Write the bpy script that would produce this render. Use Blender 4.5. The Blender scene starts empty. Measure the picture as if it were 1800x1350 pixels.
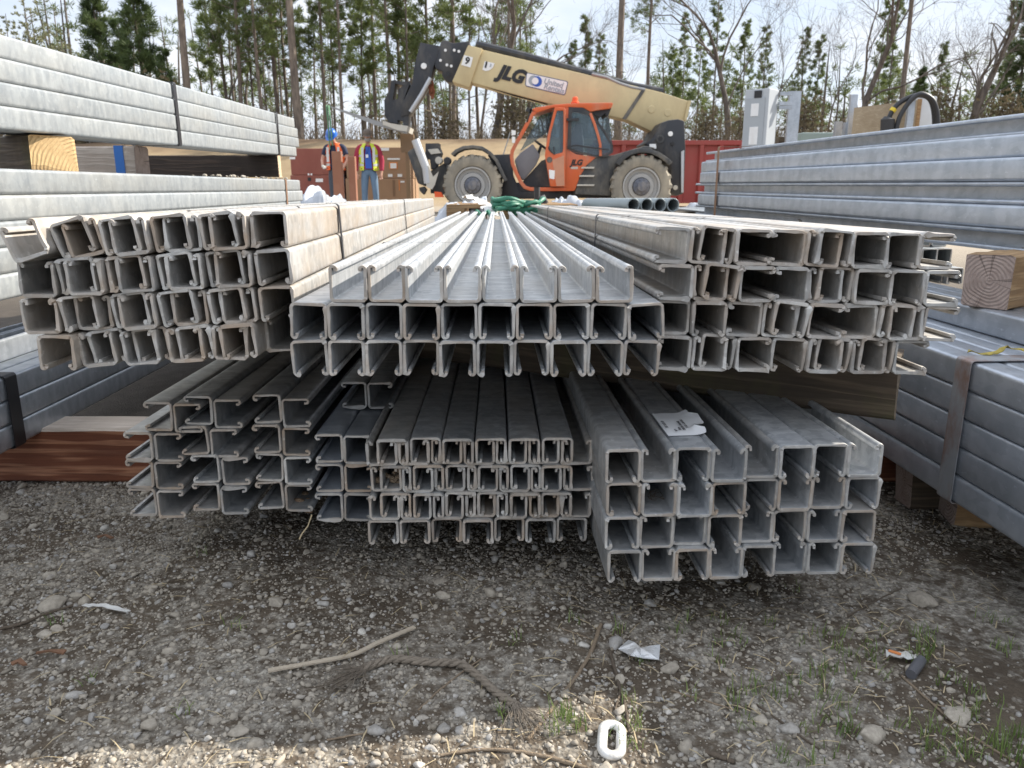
import bpy, bmesh, math, random
import numpy as np
from mathutils import Vector, Matrix, Euler
R = math.radians
rnd = random.Random(11)
sc = bpy.context.scene
COL = sc.collection

# ------------------------------------------------------------------ camera
CAM_H = 0.53
PITCH = R(14.24)
FPX = 1352.0                       # focal length in pixels of an 1800 px wide frame
cT, sT = math.cos(PITCH), math.sin(PITCH)
cam_d = bpy.data.cameras.new("camera")
cam = bpy.data.objects.new("camera", cam_d)
COL.objects.link(cam)
cam.location = (0, 0, CAM_H)
cam.rotation_euler = (R(90) - PITCH, 0, 0)
cam_d.sensor_width = 36.0
cam_d.lens = FPX / 1800.0 * 36.0
cam_d.clip_start = 0.05
cam_d.clip_end = 3000
cam_d.dof.use_dof = True
cam_d.dof.focus_distance = 0.98
cam_d.dof.aperture_fstop = 17.0
sc.camera = cam


def ray(px, py):
    X, Y = (px - 900.0) / FPX, -(py - 675.0) / FPX
    return Vector((X, cT + Y * sT, -sT + Y * cT))


def P(px, py, Y):
    "point of the world seen at that place of the photograph, Y metres ahead"
    d = ray(px, py)
    return Vector((0, 0, CAM_H)) + d * (Y / d.y)


def G(px, py, z=0.0):
    "point on the ground (or at height z)"
    d = ray(px, py)
    return Vector((0, 0, CAM_H)) + d * ((z - CAM_H) / d.z)


def proj(p):
    q = Vector(p) - Vector((0, 0, CAM_H))
    D = q.y * cT - q.z * sT
    return 900 + FPX * q.x / D, 675 - FPX * (q.y * sT + q.z * cT) / D


# ------------------------------------------------------------------ object helpers
def tag(o, label=None, cat=None, group=None, kind=None):
    if label: o["label"] = label
    if cat: o["category"] = cat
    if group: o["group"] = group
    if kind: o["kind"] = kind
    return o


def empty(name, loc, rz=0.0):
    o = bpy.data.objects.new(name, None)
    COL.objects.link(o)
    o.location = loc
    o.rotation_euler = (0, 0, rz)
    o.empty_display_size = 0.1
    return o


def link(name, me, parent=None):
    o = bpy.data.objects.new(name, me)
    COL.objects.link(o)
    if parent: o.parent = parent
    return o


def copy_tree(o, parent=None):
    c = o.copy()
    COL.objects.link(c)
    if parent: c.parent = parent
    for ch in o.children:
        copy_tree(ch, c)
    return c


class MB:
    "collects faces for one mesh object"
    def __init__(s): s.v, s.f, s.m = [], [], []

    def add(s, vs, fs, mi=0):
        b = len(s.v)
        s.v += [tuple(x) for x in vs]
        s.f += [tuple(b + i for i in f) for f in fs]
        s.m += [mi] * len(fs)
        return s

    def box(s, lo, hi, mi=0, M=None):
        (a, b, c), (d, e, f) = lo, hi
        vs = [Vector(q) for q in ((a, b, c), (d, b, c), (d, e, c), (a, e, c), (a, b, f), (d, b, f), (d, e, f), (a, e, f))]
        if M: vs = [M @ q for q in vs]
        return s.add(vs, [(0, 3, 2, 1), (4, 5, 6, 7), (0, 1, 5, 4), (1, 2, 6, 5), (2, 3, 7, 6), (3, 0, 4, 7)], mi)

    def prism(s, a, b, mi=0):
        "a, b: two loops of the same length joined by walls, capped at both ends"
        n = len(a)
        return s.add(list(a) + list(b), [tuple(range(n)), tuple(range(2 * n - 1, n - 1, -1))] +
                     [(i, i + n, (i + 1) % n + n, (i + 1) % n) for i in range(n)], mi)

    def tube(s, pts, rad, n=8, mi=0, caps=True, flat=1.0):
        pts = [Vector(p) for p in pts]
        if not hasattr(rad, "__len__"): rad = [rad] * len(pts)
        vs, fs = [], []
        up = None
        for i, p in enumerate(pts):
            t = (pts[min(i + 1, len(pts) - 1)] - pts[max(i - 1, 0)]).normalized()
            if up is None:
                up = Vector((0, 0, 1)) if abs(t.z) < .9 else Vector((1, 0, 0))
            sx = t.cross(up).normalized()
            up = sx.cross(t).normalized()
            for k in range(n):
                a = 2 * math.pi * k / n
                vs.append(p + (sx * math.cos(a) + up * math.sin(a) * flat) * rad[i])
        for i in range(len(pts) - 1):
            for k in range(n):
                k2 = (k + 1) % n
                fs.append((i * n + k, i * n + k2, (i + 1) * n + k2, (i + 1) * n + k))
        if caps:
            fs.append(tuple(range(n - 1, -1, -1)))
            fs.append(tuple((len(pts) - 1) * n + k for k in range(n)))
        return s.add(vs, fs, mi)

    def lathe(s, prof, c, axis="y", n=32, mi=0):
        "prof: (radius, offset along the axis)"
        c = Vector(c)
        vs, fs = [], []
        for r_, o_ in prof:
            for k in range(n):
                a = 2 * math.pi * k / n
                ca, sa = math.cos(a) * r_, math.sin(a) * r_
                vs.append(c + (Vector((ca, o_, sa)) if axis == "y" else Vector((ca, sa, o_)) if axis == "z" else Vector((o_, ca, sa))))
        for i in range(len(prof) - 1):
            for k in range(n):
                k2 = (k + 1) % n
                fs.append((i * n + k, i * n + k2, (i + 1) * n + k2, (i + 1) * n + k))
        return s.add(vs, fs, mi)

    def mesh(s, name, mats, smooth=35.0, bevel=0.0, fix=True):
        me = bpy.data.meshes.new(name)
        me.from_pydata(s.v, [], s.f)
        for m in (mats if isinstance(mats, (list, tuple)) else [mats]): me.materials.append(m)
        me.polygons.foreach_set("material_index", s.m)
        if fix or bevel:
            bm = bmesh.new(); bm.from_mesh(me)
            if fix:
                bmesh.ops.recalc_face_normals(bm, faces=bm.faces)
            if bevel:
                es = [e for e in bm.edges if len(e.link_faces) == 2 and e.calc_face_angle(0) > R(28)]
                bmesh.ops.bevel(bm, geom=es, offset=bevel, segments=2, affect="EDGES", clamp_overlap=True, profile=.5)
            bm.to_mesh(me); bm.free()
        if smooth:
            me.polygons.foreach_set("use_smooth", [True] * len(me.polygons))
            me.set_sharp_from_angle(angle=R(smooth))
        me.update()
        return me

    def build(s, name, mats, parent=None, smooth=35.0, bevel=0.0, fix=True):
        return link(name, s.mesh(name, mats, smooth, bevel, fix), parent)


# ------------------------------------------------------------------ materials
def new_mat(name):
    m = bpy.data.materials.new(name)
    m.use_nodes = True
    nt = m.node_tree
    return m, nt, nt.nodes["Principled BSDF"]


def N(nt, typ, **kw):
    n = nt.nodes.new(typ)
    for k, v in kw.items():
        if k.startswith("i_"):
            n.inputs[k[2:].replace("_", " ")].default_value = v
        else:
            setattr(n, k, v)
    return n


def ramp(nt, fac, stops):
    r_ = nt.nodes.new("ShaderNodeValToRGB")
    e = r_.color_ramp.elements
    while len(e) < len(stops): e.new(0.5)
    for el, (p, c) in zip(e, stops):
        el.position = p
        el.color = (c, c, c, 1) if not hasattr(c, "__len__") else (*c, 1)
    nt.links.new(fac, r_.inputs["Fac"])
    return r_.outputs["Color"]


def mix(nt, fac, a, b, typ="MIX"):
    m = nt.nodes.new("ShaderNodeMix")
    m.data_type = "RGBA"
    m.blend_type = typ
    for sock, v in ((m.inputs[0], fac), (m.inputs[6], a), (m.inputs[7], b)):
        if isinstance(v, bpy.types.NodeSocket): nt.links.new(v, sock)
        elif hasattr(v, "__len__"): sock.default_value = (*v, 1)[:4]
        else: sock.default_value = v
    return m.outputs[2]


def noise(nt, scale, detail=4, rough=.55, vec=None, stretch=None, coord="Object", off=0.0):
    tc = N(nt, "ShaderNodeTexCoord")
    mp = N(nt, "ShaderNodeMapping")
    nt.links.new(vec if vec else tc.outputs[coord], mp.inputs["Vector"])
    if stretch: mp.inputs["Scale"].default_value = stretch
    if hasattr(off, "bl_idname"):
        nt.links.new(off, mp.inputs["Location"])
    n = N(nt, "ShaderNodeTexNoise")
    n.inputs["Scale"].default_value = scale
    n.inputs["Detail"].default_value = detail
    n.inputs["Roughness"].default_value = rough
    nt.links.new(mp.outputs["Vector"], n.inputs["Vector"])
    return n.outputs["Fac"]


def bump(nt, bsdf, h, strength=.3, dist=.01):
    b = N(nt, "ShaderNodeBump")
    b.inputs["Strength"].default_value = strength
    b.inputs["Distance"].default_value = dist
    nt.links.new(h, b.inputs["Height"])
    nt.links.new(b.outputs["Normal"], bsdf.inputs["Normal"])


def plain(name, col, rough=.5, metal=0.0, var=.12, nscale=6.0, bmp=0.0, coat=0.0, dirt=None, dirt_amt=.5):
    m, nt, b = new_mat(name)
    n = noise(nt, nscale, 5, .6)
    c = mix(nt, n, [x * (1 - var) for x in col], [min(1, x * (1 + var)) for x in col])
    if dirt:
        d = ramp(nt, noise(nt, nscale * .6, 6, .65, stretch=(1, 1, .5)), [(.45, 0.0), (.75, dirt_amt)])
        c = mix(nt, d, c, dirt)
    nt.links.new(c, b.inputs["Base Color"])
    b.inputs["Roughness"].default_value = rough
    b.inputs["Metallic"].default_value = metal
    b.inputs["Coat Weight"].default_value = coat
    if bmp: bump(nt, b, noise(nt, nscale * 5, 4), bmp, .01)
    return m


def galv(name, lo, hi, tan, tan_amt, metal=.45, rough=.45, fine=.5, rf=.55, bmp=.07):
    "hot dip galvanised steel: mottled grey, runs along and across, tan dirt"
    m, nt, b = new_mat(name)
    oi = N(nt, "ShaderNodeObjectInfo")
    tc = N(nt, "ShaderNodeTexCoord")
    va = N(nt, "ShaderNodeVectorMath", operation="SCALE")
    cx = N(nt, "ShaderNodeCombineXYZ")
    for k in range(3): nt.links.new(oi.outputs["Random"], cx.inputs[k])
    nt.links.new(cx.outputs[0], va.inputs[0]); va.inputs["Scale"].default_value = 37.0
    ad = N(nt, "ShaderNodeVectorMath", operation="ADD")
    nt.links.new(tc.outputs["Object"], ad.inputs[0]); nt.links.new(va.outputs[0], ad.inputs[1])
    vec = ad.outputs[0]
    big = noise(nt, 9, 5, .6, vec=vec)
    mid = noise(nt, 55, 5, .65, vec=vec, stretch=(1, 1.0, 1))
    runs = noise(nt, 60, 3, .5, vec=vec, stretch=(.25, 1.0, .12))
    vo = N(nt, "ShaderNodeTexVoronoi"); vo.inputs["Scale"].default_value = 95
    nt.links.new(vec, vo.inputs["Vector"])
    a = mix(nt, fine, big, mid)
    a = mix(nt, rf, a, runs)
    sep = N(nt, "ShaderNodeSeparateColor"); nt.links.new(vo.outputs["Color"], sep.inputs[0])
    a = mix(nt, .14, a, sep.outputs[0])
    f = ramp(nt, a, [(.36, 0.0), (.64, 1.0)])
    c = mix(nt, f, lo, hi)
    # brightness of each piece differs a little
    mr = N(nt, "ShaderNodeMapRange"); mr.inputs["To Min"].default_value = .84; mr.inputs["To Max"].default_value = 1.1
    nt.links.new(oi.outputs["Random"], mr.inputs["Value"])
    c = mix(nt, 1.0, c, mr.outputs[0], "MULTIPLY")
    tn = ramp(nt, noise(nt, 6, 6, .7, vec=vec, stretch=(1, .5, 1)), [(.44, 0.0), (.72, tan_amt)])
    c = mix(nt, tn, c, tan)
    # chalky white zinc bloom in flecks
    fl = ramp(nt, noise(nt, 130, 3, .6, vec=vec), [(.64, 0.0), (.74, .5)])
    c = mix(nt, fl, c, [min(1, x * 1.3) for x in hi])
    nt.links.new(c, b.inputs["Base Color"])
    mm = N(nt, "ShaderNodeMath", operation="MULTIPLY_ADD"); nt.links.new(tn, mm.inputs[0]); mm.inputs[1].default_value = -metal * .8; mm.inputs[2].default_value = metal
    nt.links.new(mm.outputs[0], b.inputs["Metallic"])
    rr = N(nt, "ShaderNodeMapRange"); rr.inputs["To Min"].default_value = rough - .1; rr.inputs["To Max"].default_value = rough + .2
    nt.links.new(mid, rr.inputs["Value"]); nt.links.new(rr.outputs[0], b.inputs["Roughness"])
    bump(nt, b, mix(nt, .5, mid, noise(nt, 260, 3, .6, vec=vec)), bmp, .001)
    return m


def timber_mat(name, c1, c2, dark, stain=None):
    "sawn timber, grain along local X"
    m, nt, b = new_mat(name)
    tc = N(nt, "ShaderNodeTexCoord")
    mp = N(nt, "ShaderNodeMapping"); mp.inputs["Scale"].default_value = (1.2, 17, 17)
    nt.links.new(tc.outputs["Object"], mp.inputs["Vector"])
    ns = N(nt, "ShaderNodeTexNoise"); ns.inputs["Scale"].default_value = 1.6; ns.inputs["Detail"].default_value = 3
    nt.links.new(mp.outputs[0], ns.inputs["Vector"])
    ws = N(nt, "ShaderNodeMath", operation="MULTIPLY"); ws.inputs[1].default_value = 34
    nt.links.new(ns.outputs["Fac"], ws.inputs[0])
    sn = N(nt, "ShaderNodeMath", operation="SINE"); nt.links.new(ws.outputs[0], sn.inputs[0])
    g = ramp(nt, sn.outputs[0], [(.0, 0.0), (.55, .35), (.95, 1.0)])
    fine = noise(nt, 1, 6, .7, stretch=(6, 260, 260))
    c = mix(nt, g, c1, c2)
    c = mix(nt, ramp(nt, fine, [(.35, .55), (.6, 0.0)]), c, dark)
    big = ramp(nt, noise(nt, 7, 4), [(.4, 0.0), (.7, .5)])
    c = mix(nt, big, c, dark)
    if stain:
        c = mix(nt, ramp(nt, noise(nt, 9, 4), [(.55, 0.0), (.75, .7)]), c, stain)
    nt.links.new(c, b.inputs["Base Color"])
    b.inputs["Roughness"].default_value = .85
    bump(nt, b, mix(nt, .5, fine, g), .5, .003)
    return m


def endgrain_mat(name, c1, c2, dark, centre=(0, .02, .01), freq=520):
    "growth rings on the cut end (rings about local X), with drying cracks"
    m, nt, b = new_mat(name)
    tc = N(nt, "ShaderNodeTexCoord")
    mp = N(nt, "ShaderNodeMapping"); mp.inputs["Scale"].default_value = (0, 1, 1); mp.inputs["Location"].default_value = [-x for x in centre]
    nt.links.new(tc.outputs["Object"], mp.inputs["Vector"])
    ln = N(nt, "ShaderNodeVectorMath", operation="LENGTH"); nt.links.new(mp.outputs[0], ln.inputs[0])
    nn = noise(nt, 25, 3)
    ma = N(nt, "ShaderNodeMath", operation="MULTIPLY_ADD"); nt.links.new(nn, ma.inputs[0]); ma.inputs[1].default_value = .014; nt.links.new(ln.outputs["Value"], ma.inputs[2])
    mu = N(nt, "ShaderNodeMath", operation="MULTIPLY"); mu.inputs[1].default_value = freq * 2; nt.links.new(ma.outputs[0], mu.inputs[0])
    sn = N(nt, "ShaderNodeMath", operation="SINE"); nt.links.new(mu.outputs[0], sn.inputs[0])
    c = mix(nt, ramp(nt, sn.outputs[0], [(.0, 0.0), (.9, .42)]), c1, c2)
    c = mix(nt, ramp(nt, noise(nt, 45, 6, .75), [(.38, 0.0), (.75, .75)]), c, dark)
    nt.links.new(c, b.inputs["Base Color"])
    # drying checks running out from the pith
    sp_ = N(nt, "ShaderNodeSeparateXYZ"); nt.links.new(mp.outputs[0], sp_.inputs[0])
    at_ = N(nt, "ShaderNodeMath", operation="ARCTAN2"); nt.links.new(sp_.outputs[1], at_.inputs[0]); nt.links.new(sp_.outputs[2], at_.inputs[1])
    aw = N(nt, "ShaderNodeMath", operation="MULTIPLY_ADD"); nt.links.new(nn, aw.inputs[0]); aw.inputs[1].default_value = .25; nt.links.new(at_.outputs[0], aw.inputs[2])
    n1 = N(nt, "ShaderNodeTexNoise", noise_dimensions="1D"); n1.inputs["Scale"].default_value = 2.6; n1.inputs["Detail"].default_value = 3; nt.links.new(aw.outputs[0], n1.inputs["W"])
    ck = ramp(nt, n1.outputs["Fac"], [(.615, 0.0), (.635, .85), (.665, 0.0)])
    c = mix(nt, ck, c, [x * .35 for x in dark])
    nt.links.new(c, b.inputs["Base Color"])
    b.inputs["Roughness"].default_value = .9
    bump(nt, b, mix(nt, .4, sn.outputs[0], noise(nt, 200, 4)), .5, .002)
    return m


M = {}
M["galv"] = galv("galvanised_clean", (.40, .425, .45), (.73, .745, .76), (.40, .34, .26), .3, metal=.55, rough=.36)
M["galv_tan"] = galv("galvanised_dusty", (.35, .345, .33), (.60, .585, .56), (.40, .30, .20), .8, metal=.45, rough=.42)
M["galv_mid"] = galv("galvanised_grey", (.32, .335, .35), (.60, .615, .62), (.38, .29, .20), .45, metal=.55, rough=.38)
M["galv_blue"] = galv("galvanised_blue_grey", (.36, .395, .44), (.49, .525, .575), (.33, .31, .28), .12, metal=.6, rough=.33, fine=.5, rf=.78, bmp=.025)
M["galv_pale"] = galv("galvanised_pale", (.29, .315, .335), (.41, .435, .445), (.40, .35, .26), .25, metal=.4, rough=.42, fine=.5, rf=.8, bmp=.025)
M["cut_end"] = galv("cut_end_zinc", (.33, .32, .305), (.55, .54, .51), (.38, .27, .175), .9, metal=.2, rough=.5)
M["strap"] = plain("strap_steel", (.045, .045, .05), .45, .6, .3, 20)
M["strap_rust"] = plain("strap_rusty", (.36, .375, .395), .45, .3, .1, 45, dirt=(.24, .10, .045), dirt_amt=.9)
M["strap_brown"] = plain("strap_brown", (.22, .13, .08), .7, .2, .3, 20)
M["wire"] = plain("tie_wire", (.17, .17, .175), .45, .8, .2, 30)
M["wood_red"] = timber_mat("timber_redbrown", (.20, .066, .030), (.43, .20, .11), (.08, .025, .014))
M["wood_top"] = timber_mat("timber_weathered_sunlit", (.55, .47, .40), (.66, .58, .50), (.36, .29, .23))  # weathered wood, paled to paint sunlight onto the long ground timber's top
M["wood_dark"] = timber_mat("timber_dark", (.085, .061, .040), (.15, .110, .072), (.035, .026, .018), stain=(.095, .095, .032))
M["wood_tan"] = timber_mat("timber_tan", (.34, .21, .10), (.47, .31, .16), (.16, .10, .055))
M["wood_shaded"] = timber_mat("timber_shaded", (.05, .035, .027), (.085, .058, .042), (.02, .016, .013))  # near-black: shade of the stack above is painted into this wood
M["end_tan"] = endgrain_mat("endgrain_tan", (.55, .38, .19), (.62, .44, .235), (.38, .24, .11), (0, .05, -.03), 420)
M["end_grey"] = endgrain_mat("endgrain_grey", (.37, .29, .25), (.42, .335, .295), (.20, .14, .115), (0, -.004, .002), 560)
M["end_pale"] = endgrain_mat("endgrain_pale", (.55, .42, .28), (.68, .55, .40), (.4, .28, .17), (0, .03, .06), 260)
M["end_dark"] = endgrain_mat("endgrain_dark", (.22, .17, .115), (.3, .24, .17), (.1, .075, .05), (0, .03, .06), 300)

# ------------------------------------------------------------------ light and sky
SUN_DIR = Vector((1.30, .50, 1.0)).normalized()      # towards the sun
sun_el = math.asin(SUN_DIR.z)
sun_az = math.atan2(SUN_DIR.x, SUN_DIR.y)
sd = bpy.data.lights.new("sun", "SUN")
sd.energy = 4.6
sd.angle = R(.53)
sd.color = (1.0, .93, .82)
so = bpy.data.objects.new("sun", sd)
COL.objects.link(so)
so.rotation_euler = (-SUN_DIR).to_track_quat("-Z", "Y").to_euler()
so.location = (6, 2, 8)

w = bpy.data.worlds.new("World")
sc.world = w
w.use_nodes = True
wn = w.node_tree
bg = wn.nodes["Background"]
sky = wn.nodes.new("ShaderNodeTexSky")
sky.sky_type = "NISHITA"
sky.sun_disc = False
sky.sun_elevation = sun_el
sky.sun_rotation = sun_az
sky.air_density = 1.2
sky.dust_density = 1.5
# high thin cloud: flattened noise on the sky direction
tcw = wn.nodes.new("ShaderNodeTexCoord")
sepw = wn.nodes.new("ShaderNodeSeparateXYZ"); wn.links.new(tcw.outputs["Generated"], sepw.inputs[0])
mxz = N(wn, "ShaderNodeMath", operation="MAXIMUM"); wn.links.new(sepw.outputs[2], mxz.inputs[0]); mxz.inputs[1].default_value = .0
adz = N(wn, "ShaderNodeMath", operation="ADD"); wn.links.new(mxz.outputs[0], adz.inputs[0]); adz.inputs[1].default_value = .16
dx = N(wn, "ShaderNodeMath", operation="DIVIDE"); wn.links.new(sepw.outputs[0], dx.inputs[0]); wn.links.new(adz.outputs[0], dx.inputs[1])
dy = N(wn, "ShaderNodeMath", operation="DIVIDE"); wn.links.new(sepw.outputs[1], dy.inputs[0]); wn.links.new(adz.outputs[0], dy.inputs[1])
cw = wn.nodes.new("ShaderNodeCombineXYZ"); wn.links.new(dx.outputs[0], cw.inputs[0]); wn.links.new(dy.outputs[0], cw.inputs[1])
nw = wn.nodes.new("ShaderNodeTexNoise"); nw.inputs["Scale"].default_value = .75; nw.inputs["Detail"].default_value = 7; nw.inputs["Roughness"].default_value = .58; nw.inputs["Distortion"].default_value = .3
wn.links.new(cw.outputs[0], nw.inputs["Vector"])
cf = ramp(wn, nw.outputs["Fac"], [(.30, .55), (.52, .98)])
chz = ramp(wn, nw.outputs["Fac"], [(.42, (4.7, 5.3, 6.3)), (.62, (6.3, 6.5, 6.8))])
czn = ramp(wn, nw.outputs["Fac"], [(.42, (7.2, 7.9, 9.2)), (.66, (9.8, 10.1, 10.7))])
mrz = N(wn, "ShaderNodeMapRange"); mrz.inputs["From Min"].default_value = .22; mrz.inputs["From Max"].default_value = .65
wn.links.new(sepw.outputs[2], mrz.inputs["Value"])
cc = mix(wn, mrz.outputs[0], chz, czn)
skc = mix(wn, cf, sky.outputs[0], cc)
wn.links.new(skc, bg.inputs["Color"])
bg.inputs["Strength"].default_value = .10

sc.view_settings.view_transform = "Standard"
sc.view_settings.look = "None"
sc.view_settings.gamma = 1.0
sc.view_settings.exposure = 0.80
sc.cycles.max_bounces = 8
sc.cycles.diffuse_bounces = 5
sc.cycles.transparent_max_bounces = 12
sc.cycles.use_denoising = True
# ------------------------------------------------------------------ strut channels
ORD = ["first", "second", "third", "fourth", "fifth", "sixth", "seventh", "eighth", "ninth", "tenth", "eleventh", "twelfth", "thirteenth", "fourteenth"]
WAY = {"U": "upward-opening", "D": "downward-opening", "L": "left-opening", "R": "right-opening"}


def strut_mesh(name, h, mat, seed, W=.0413, t=.0034, length=3.05, burr=1.0):
    rr = random.Random(seed)
    lip, drop = .0092, .0072
    def arc(cx, cz, r_, a0, a1, n):
        return [(cx + r_ * math.cos(R(a0 + (a1 - a0) * i / n)), cz + r_ * math.sin(R(a0 + (a1 - a0) * i / n))) for i in range(n + 1)]
    rl = lip / 2 - t / 2                       # radius of the lip curl (centre line)
    x0 = -W / 2 + t / 2
    rc = .0042
    left = [(x0 + 2 * rl, h - drop)]
    left += arc(x0 + rl, h - t / 2 - rl, rl, 0, 180, 6)
    left += [(x0, h * .66), (x0, h * .33)]
    left += arc(x0 + rc, t / 2 + rc, rc, 180, 270, 4)
    c = left + [(-.0, t / 2)] + [(-x, z) for x, z in reversed(left)]
    n = len(c)
    out, inn, nrm = [], [], []
    for i in range(n):
        a, b = c[max(i - 1, 0)], c[min(i + 1, n - 1)]
        dx, dz = b[0] - a[0], b[1] - a[1]
        l = math.hypot(dx, dz)
        nx, nz = dz / l, -dx / l
        nrm.append((nx, nz))
        out.append((c[i][0] + nx * t / 2, c[i][1] + nz * t / 2))
        inn.append((c[i][0] - nx * t / 2, c[i][1] - nz * t / 2))
    loop = out + inn[::-1]
    N2 = len(loop)
    nl = nrm + [(-a, -b) for a, b in nrm[::-1]]
    # rough cut edge with beads of zinc
    bead = [0.0] * n
    for _ in range(rr.choice([0, 1, 1, 2])):
        k = rr.randrange(2, n - 2)
        for d in (-1, 0, 1):
            bead[k + d] += rr.uniform(.0004, .0013) * (1 if d == 0 else .6)
    e1 = [burr * (rr.uniform(-.0002, .00035) + bead[i]) for i in range(n)]
    rings = []
    yj = [burr * (rr.uniform(-.0006, .0006) - bead[i] * .8) for i in range(n)]
    for kk, y in enumerate((0.0, .0012, .006, .05, .8, 2.0, length)):
        ring = []
        for i, (x, z) in enumerate(loop):
            j = i if i < n else N2 - 1 - i
            g = {0: e1[j] - .00045, 1: e1[j], 2: e1[j] * .5}.get(kk, 0.0)
            yy = y + (yj[j] if kk == 0 else yj[j] * .6 if kk == 1 else 0)
            ring.append((x + nl[i][0] * g, yy, z + nl[i][1] * g - h / 2))
        rings.append(ring)
    mb = MB()
    vs = [p for r_ in rings for p in r_]
    fs = []
    for k in range(len(rings) - 1):
        for i in range(N2):
            i2 = (i + 1) % N2
            fs.append((k * N2 + i, (k + 1) * N2 + i, (k + 1) * N2 + i2, k * N2 + i2))
    last = (len(rings) - 1) * N2
    for i in range(n - 1):
        fs.append((i, i + 1, N2 - 2 - i, N2 - 1 - i))
        fs.append((last + i, last + N2 - 1 - i, last + N2 - 2 - i, last + i + 1))
    nw_ = (len(rings) - 1) * N2
    mb.add(vs, fs)
    for q in range(len(fs)):
        if q < N2 or q >= nw_: mb.m[q] = 1
    return mb.mesh(name, [mat, M["cut_end"]], smooth=40, fix=False)


STRUT = {}
def strut_variant(h, mk, rr):
    k = (h, mk)
    if k not in STRUT:
        STRUT[k] = [strut_mesh("strut_channel", h, M[mk], 100 + i * 7 + int(h * 1e4), burr=2.0 if mk == "galv_tan" else 1.35, t=.0038 if mk == "galv_tan" else .0035) for i in range(8)]
    return rr.choice(STRUT[k])


ROLL = {"U": 0, "D": 180, "R": 90, "L": -90}


class Bundle:
    def __init__(s, px, py, Y, vp, roll, where, group, h=.0413, mk="galv", seed=1):
        s.O = P(px, py, Y)
        s.ey = ray(*vp).normalized()
        ex = Vector((math.cos(R(roll)), 0, math.sin(R(roll))))
        s.ex = (ex - s.ey * ex.dot(s.ey)).normalized()
        s.ez = s.ex.cross(s.ey)
        s.Rm = Matrix((s.ex, s.ey, s.ez)).transposed()
        s.where, s.group, s.h, s.mk = where, group, h, mk
        s.rr = random.Random(seed)
        s.items = []
        s.Y = Y
        s.ext = [9, -9, 9, -9]
        s.jit = 1.2 if mk == "galv_tan" else .5

    def at(s, x, y, z): return s.O + s.ex * x + s.ey * y + s.ez * z

    def x_of(s, px, py):
        "bundle x of a place of the photograph in the plane of the front ends"
        return (P(px, py, s.Y) - s.O).dot(s.ex)

    def put(s, kind, x, z, row, dy=0.0, tilt=0.0, mk=None, note=None):
        "x, z: lower left corner of the front end, metres"
        w, hh = (.0413, s.h) if kind in "UD" else (s.h, .0413)
        c = s.at(x + w / 2, dy + s.rr.uniform(-.004, .004), z + hh / 2)
        me = strut_variant(s.h, mk or s.mk, s.rr)
        o = link("strut_channel", me)
        tl = tilt + s.rr.gauss(0, s.jit)
        o.matrix_world = Matrix.Translation(c) @ s.Rm.to_4x4() @ Matrix.Rotation(R(ROLL[kind] + tl), 4, "Y")
        s.items.append([row, x, kind, o, note])
        e = s.ext
        s.ext = [min(e[0], x), max(e[1], x + w), min(e[2], z), max(e[3], z + hh)]
        return o

    def row(s, toks, x0, x1, z, row, off=.0112, lift=.0018, dys=None, tilts=None, lean=0.0):
        pieces = toks.split()
        wid = [sum(.0413 if k in "UD" else s.h for k in p[:1]) + (off if len(p) == 2 else 0) for p in pieces]
        gap = (x1 - x0 - sum(wid)) / max(1, len(pieces) - 1)
        x = x0
        for i, p in enumerate(pieces):
            ti = (tilts or {}).get(i, 0)
            dy = (dys or {}).get(i, 0)
            s.put(p[0], x, z + (lift if p[0] == "D" and len(p) == 2 else 0), row, dy, ti + (lean if p[0] == "D" and len(p) == 2 else 0))
            if len(p) == 2:
                s.put(p[1], x + off, z + (lift if p[1] == "D" else 0), row, dy + s.rr.uniform(-.006, .006), ti + (lean if p[1] == "D" else 0))
            x += wid[i] + gap

    def finish(s, names):
        "labels: which row, and which one in it"
        rows = {}
        for it in s.items: rows.setdefault(it[0], []).append(it)
        for r_, its in rows.items():
            its.sort(key=lambda q: q[1])
            for i, (_, x, kind, o, note) in enumerate(its):
                if len(its) <= 14:
                    which = ORD[i] + " from left"
                lab = f"{WAY[kind]} channel, {which} in {names[r_]} of the {s.where}"
                if note: lab = note
                tag(o, lab, "steel channel", s.group)


HZ = 345
# --- upper centre bundle -------------------------------------------------
C = Bundle(510, 662, .84, (872, HZ), -.2, "upper centre bundle", "channels of the upper centre bundle", seed=3)
C.row("D D D D D D D D D D", C.x_of(511, 630), C.x_of(1163, 630), 0, 3, tilts={0: -2, 9: 2}, dys={0: .004, 4: -.004})
C.row("D D D D D D D D D D", C.x_of(509, 575), C.x_of(1171, 575), .0416, 2, tilts={0: 2.5, 9: -4})
C.row("U U U U U U U U", C.x_of(578, 510), C.x_of(1115, 510), .0833, 1, tilts={0: .5, 7: -1.5})
C.finish({1: "top row", 2: "middle row", 3: "bottom row"})

# --- upper left bundle ---------------------------------------------------
L = Bundle(66, 651, .88, (839, HZ - 3), 2.7, "upper left bundle", "channels of the upper left bundle", mk="galv_tan", seed=5)
zl = .0424
L.row("D UD UD UD UD U", L.x_of(74, 618), L.x_of(511, 605), 0, 4, dys={5: .03, 0: -.01}, tilts={0: 3, 4: 2}, lean=-4.0)
L.row("U DU DU DU DU D", L.x_of(40, 560), L.x_of(513, 538), zl, 3, tilts={0: 4, 1: 1, 4: -1.5}, lean=-4.0)
L.row("U DU DU DU DU D", L.x_of(33, 497), L.x_of(507, 470), zl * 2, 2, tilts={0: 5, 1: 2, 4: 1.5}, lean=-4.0)
L.row("DU DU DU DU D", L.x_of(88, 412), L.x_of(498, 402), zl * 3 + .0004, 1, tilts={0: -10, 1: -2}, lean=-4.0)
L.put("U", L.x_of(24, 440), zl * 3 + .002, 1, dy=-.012, tilt=-15)
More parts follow.
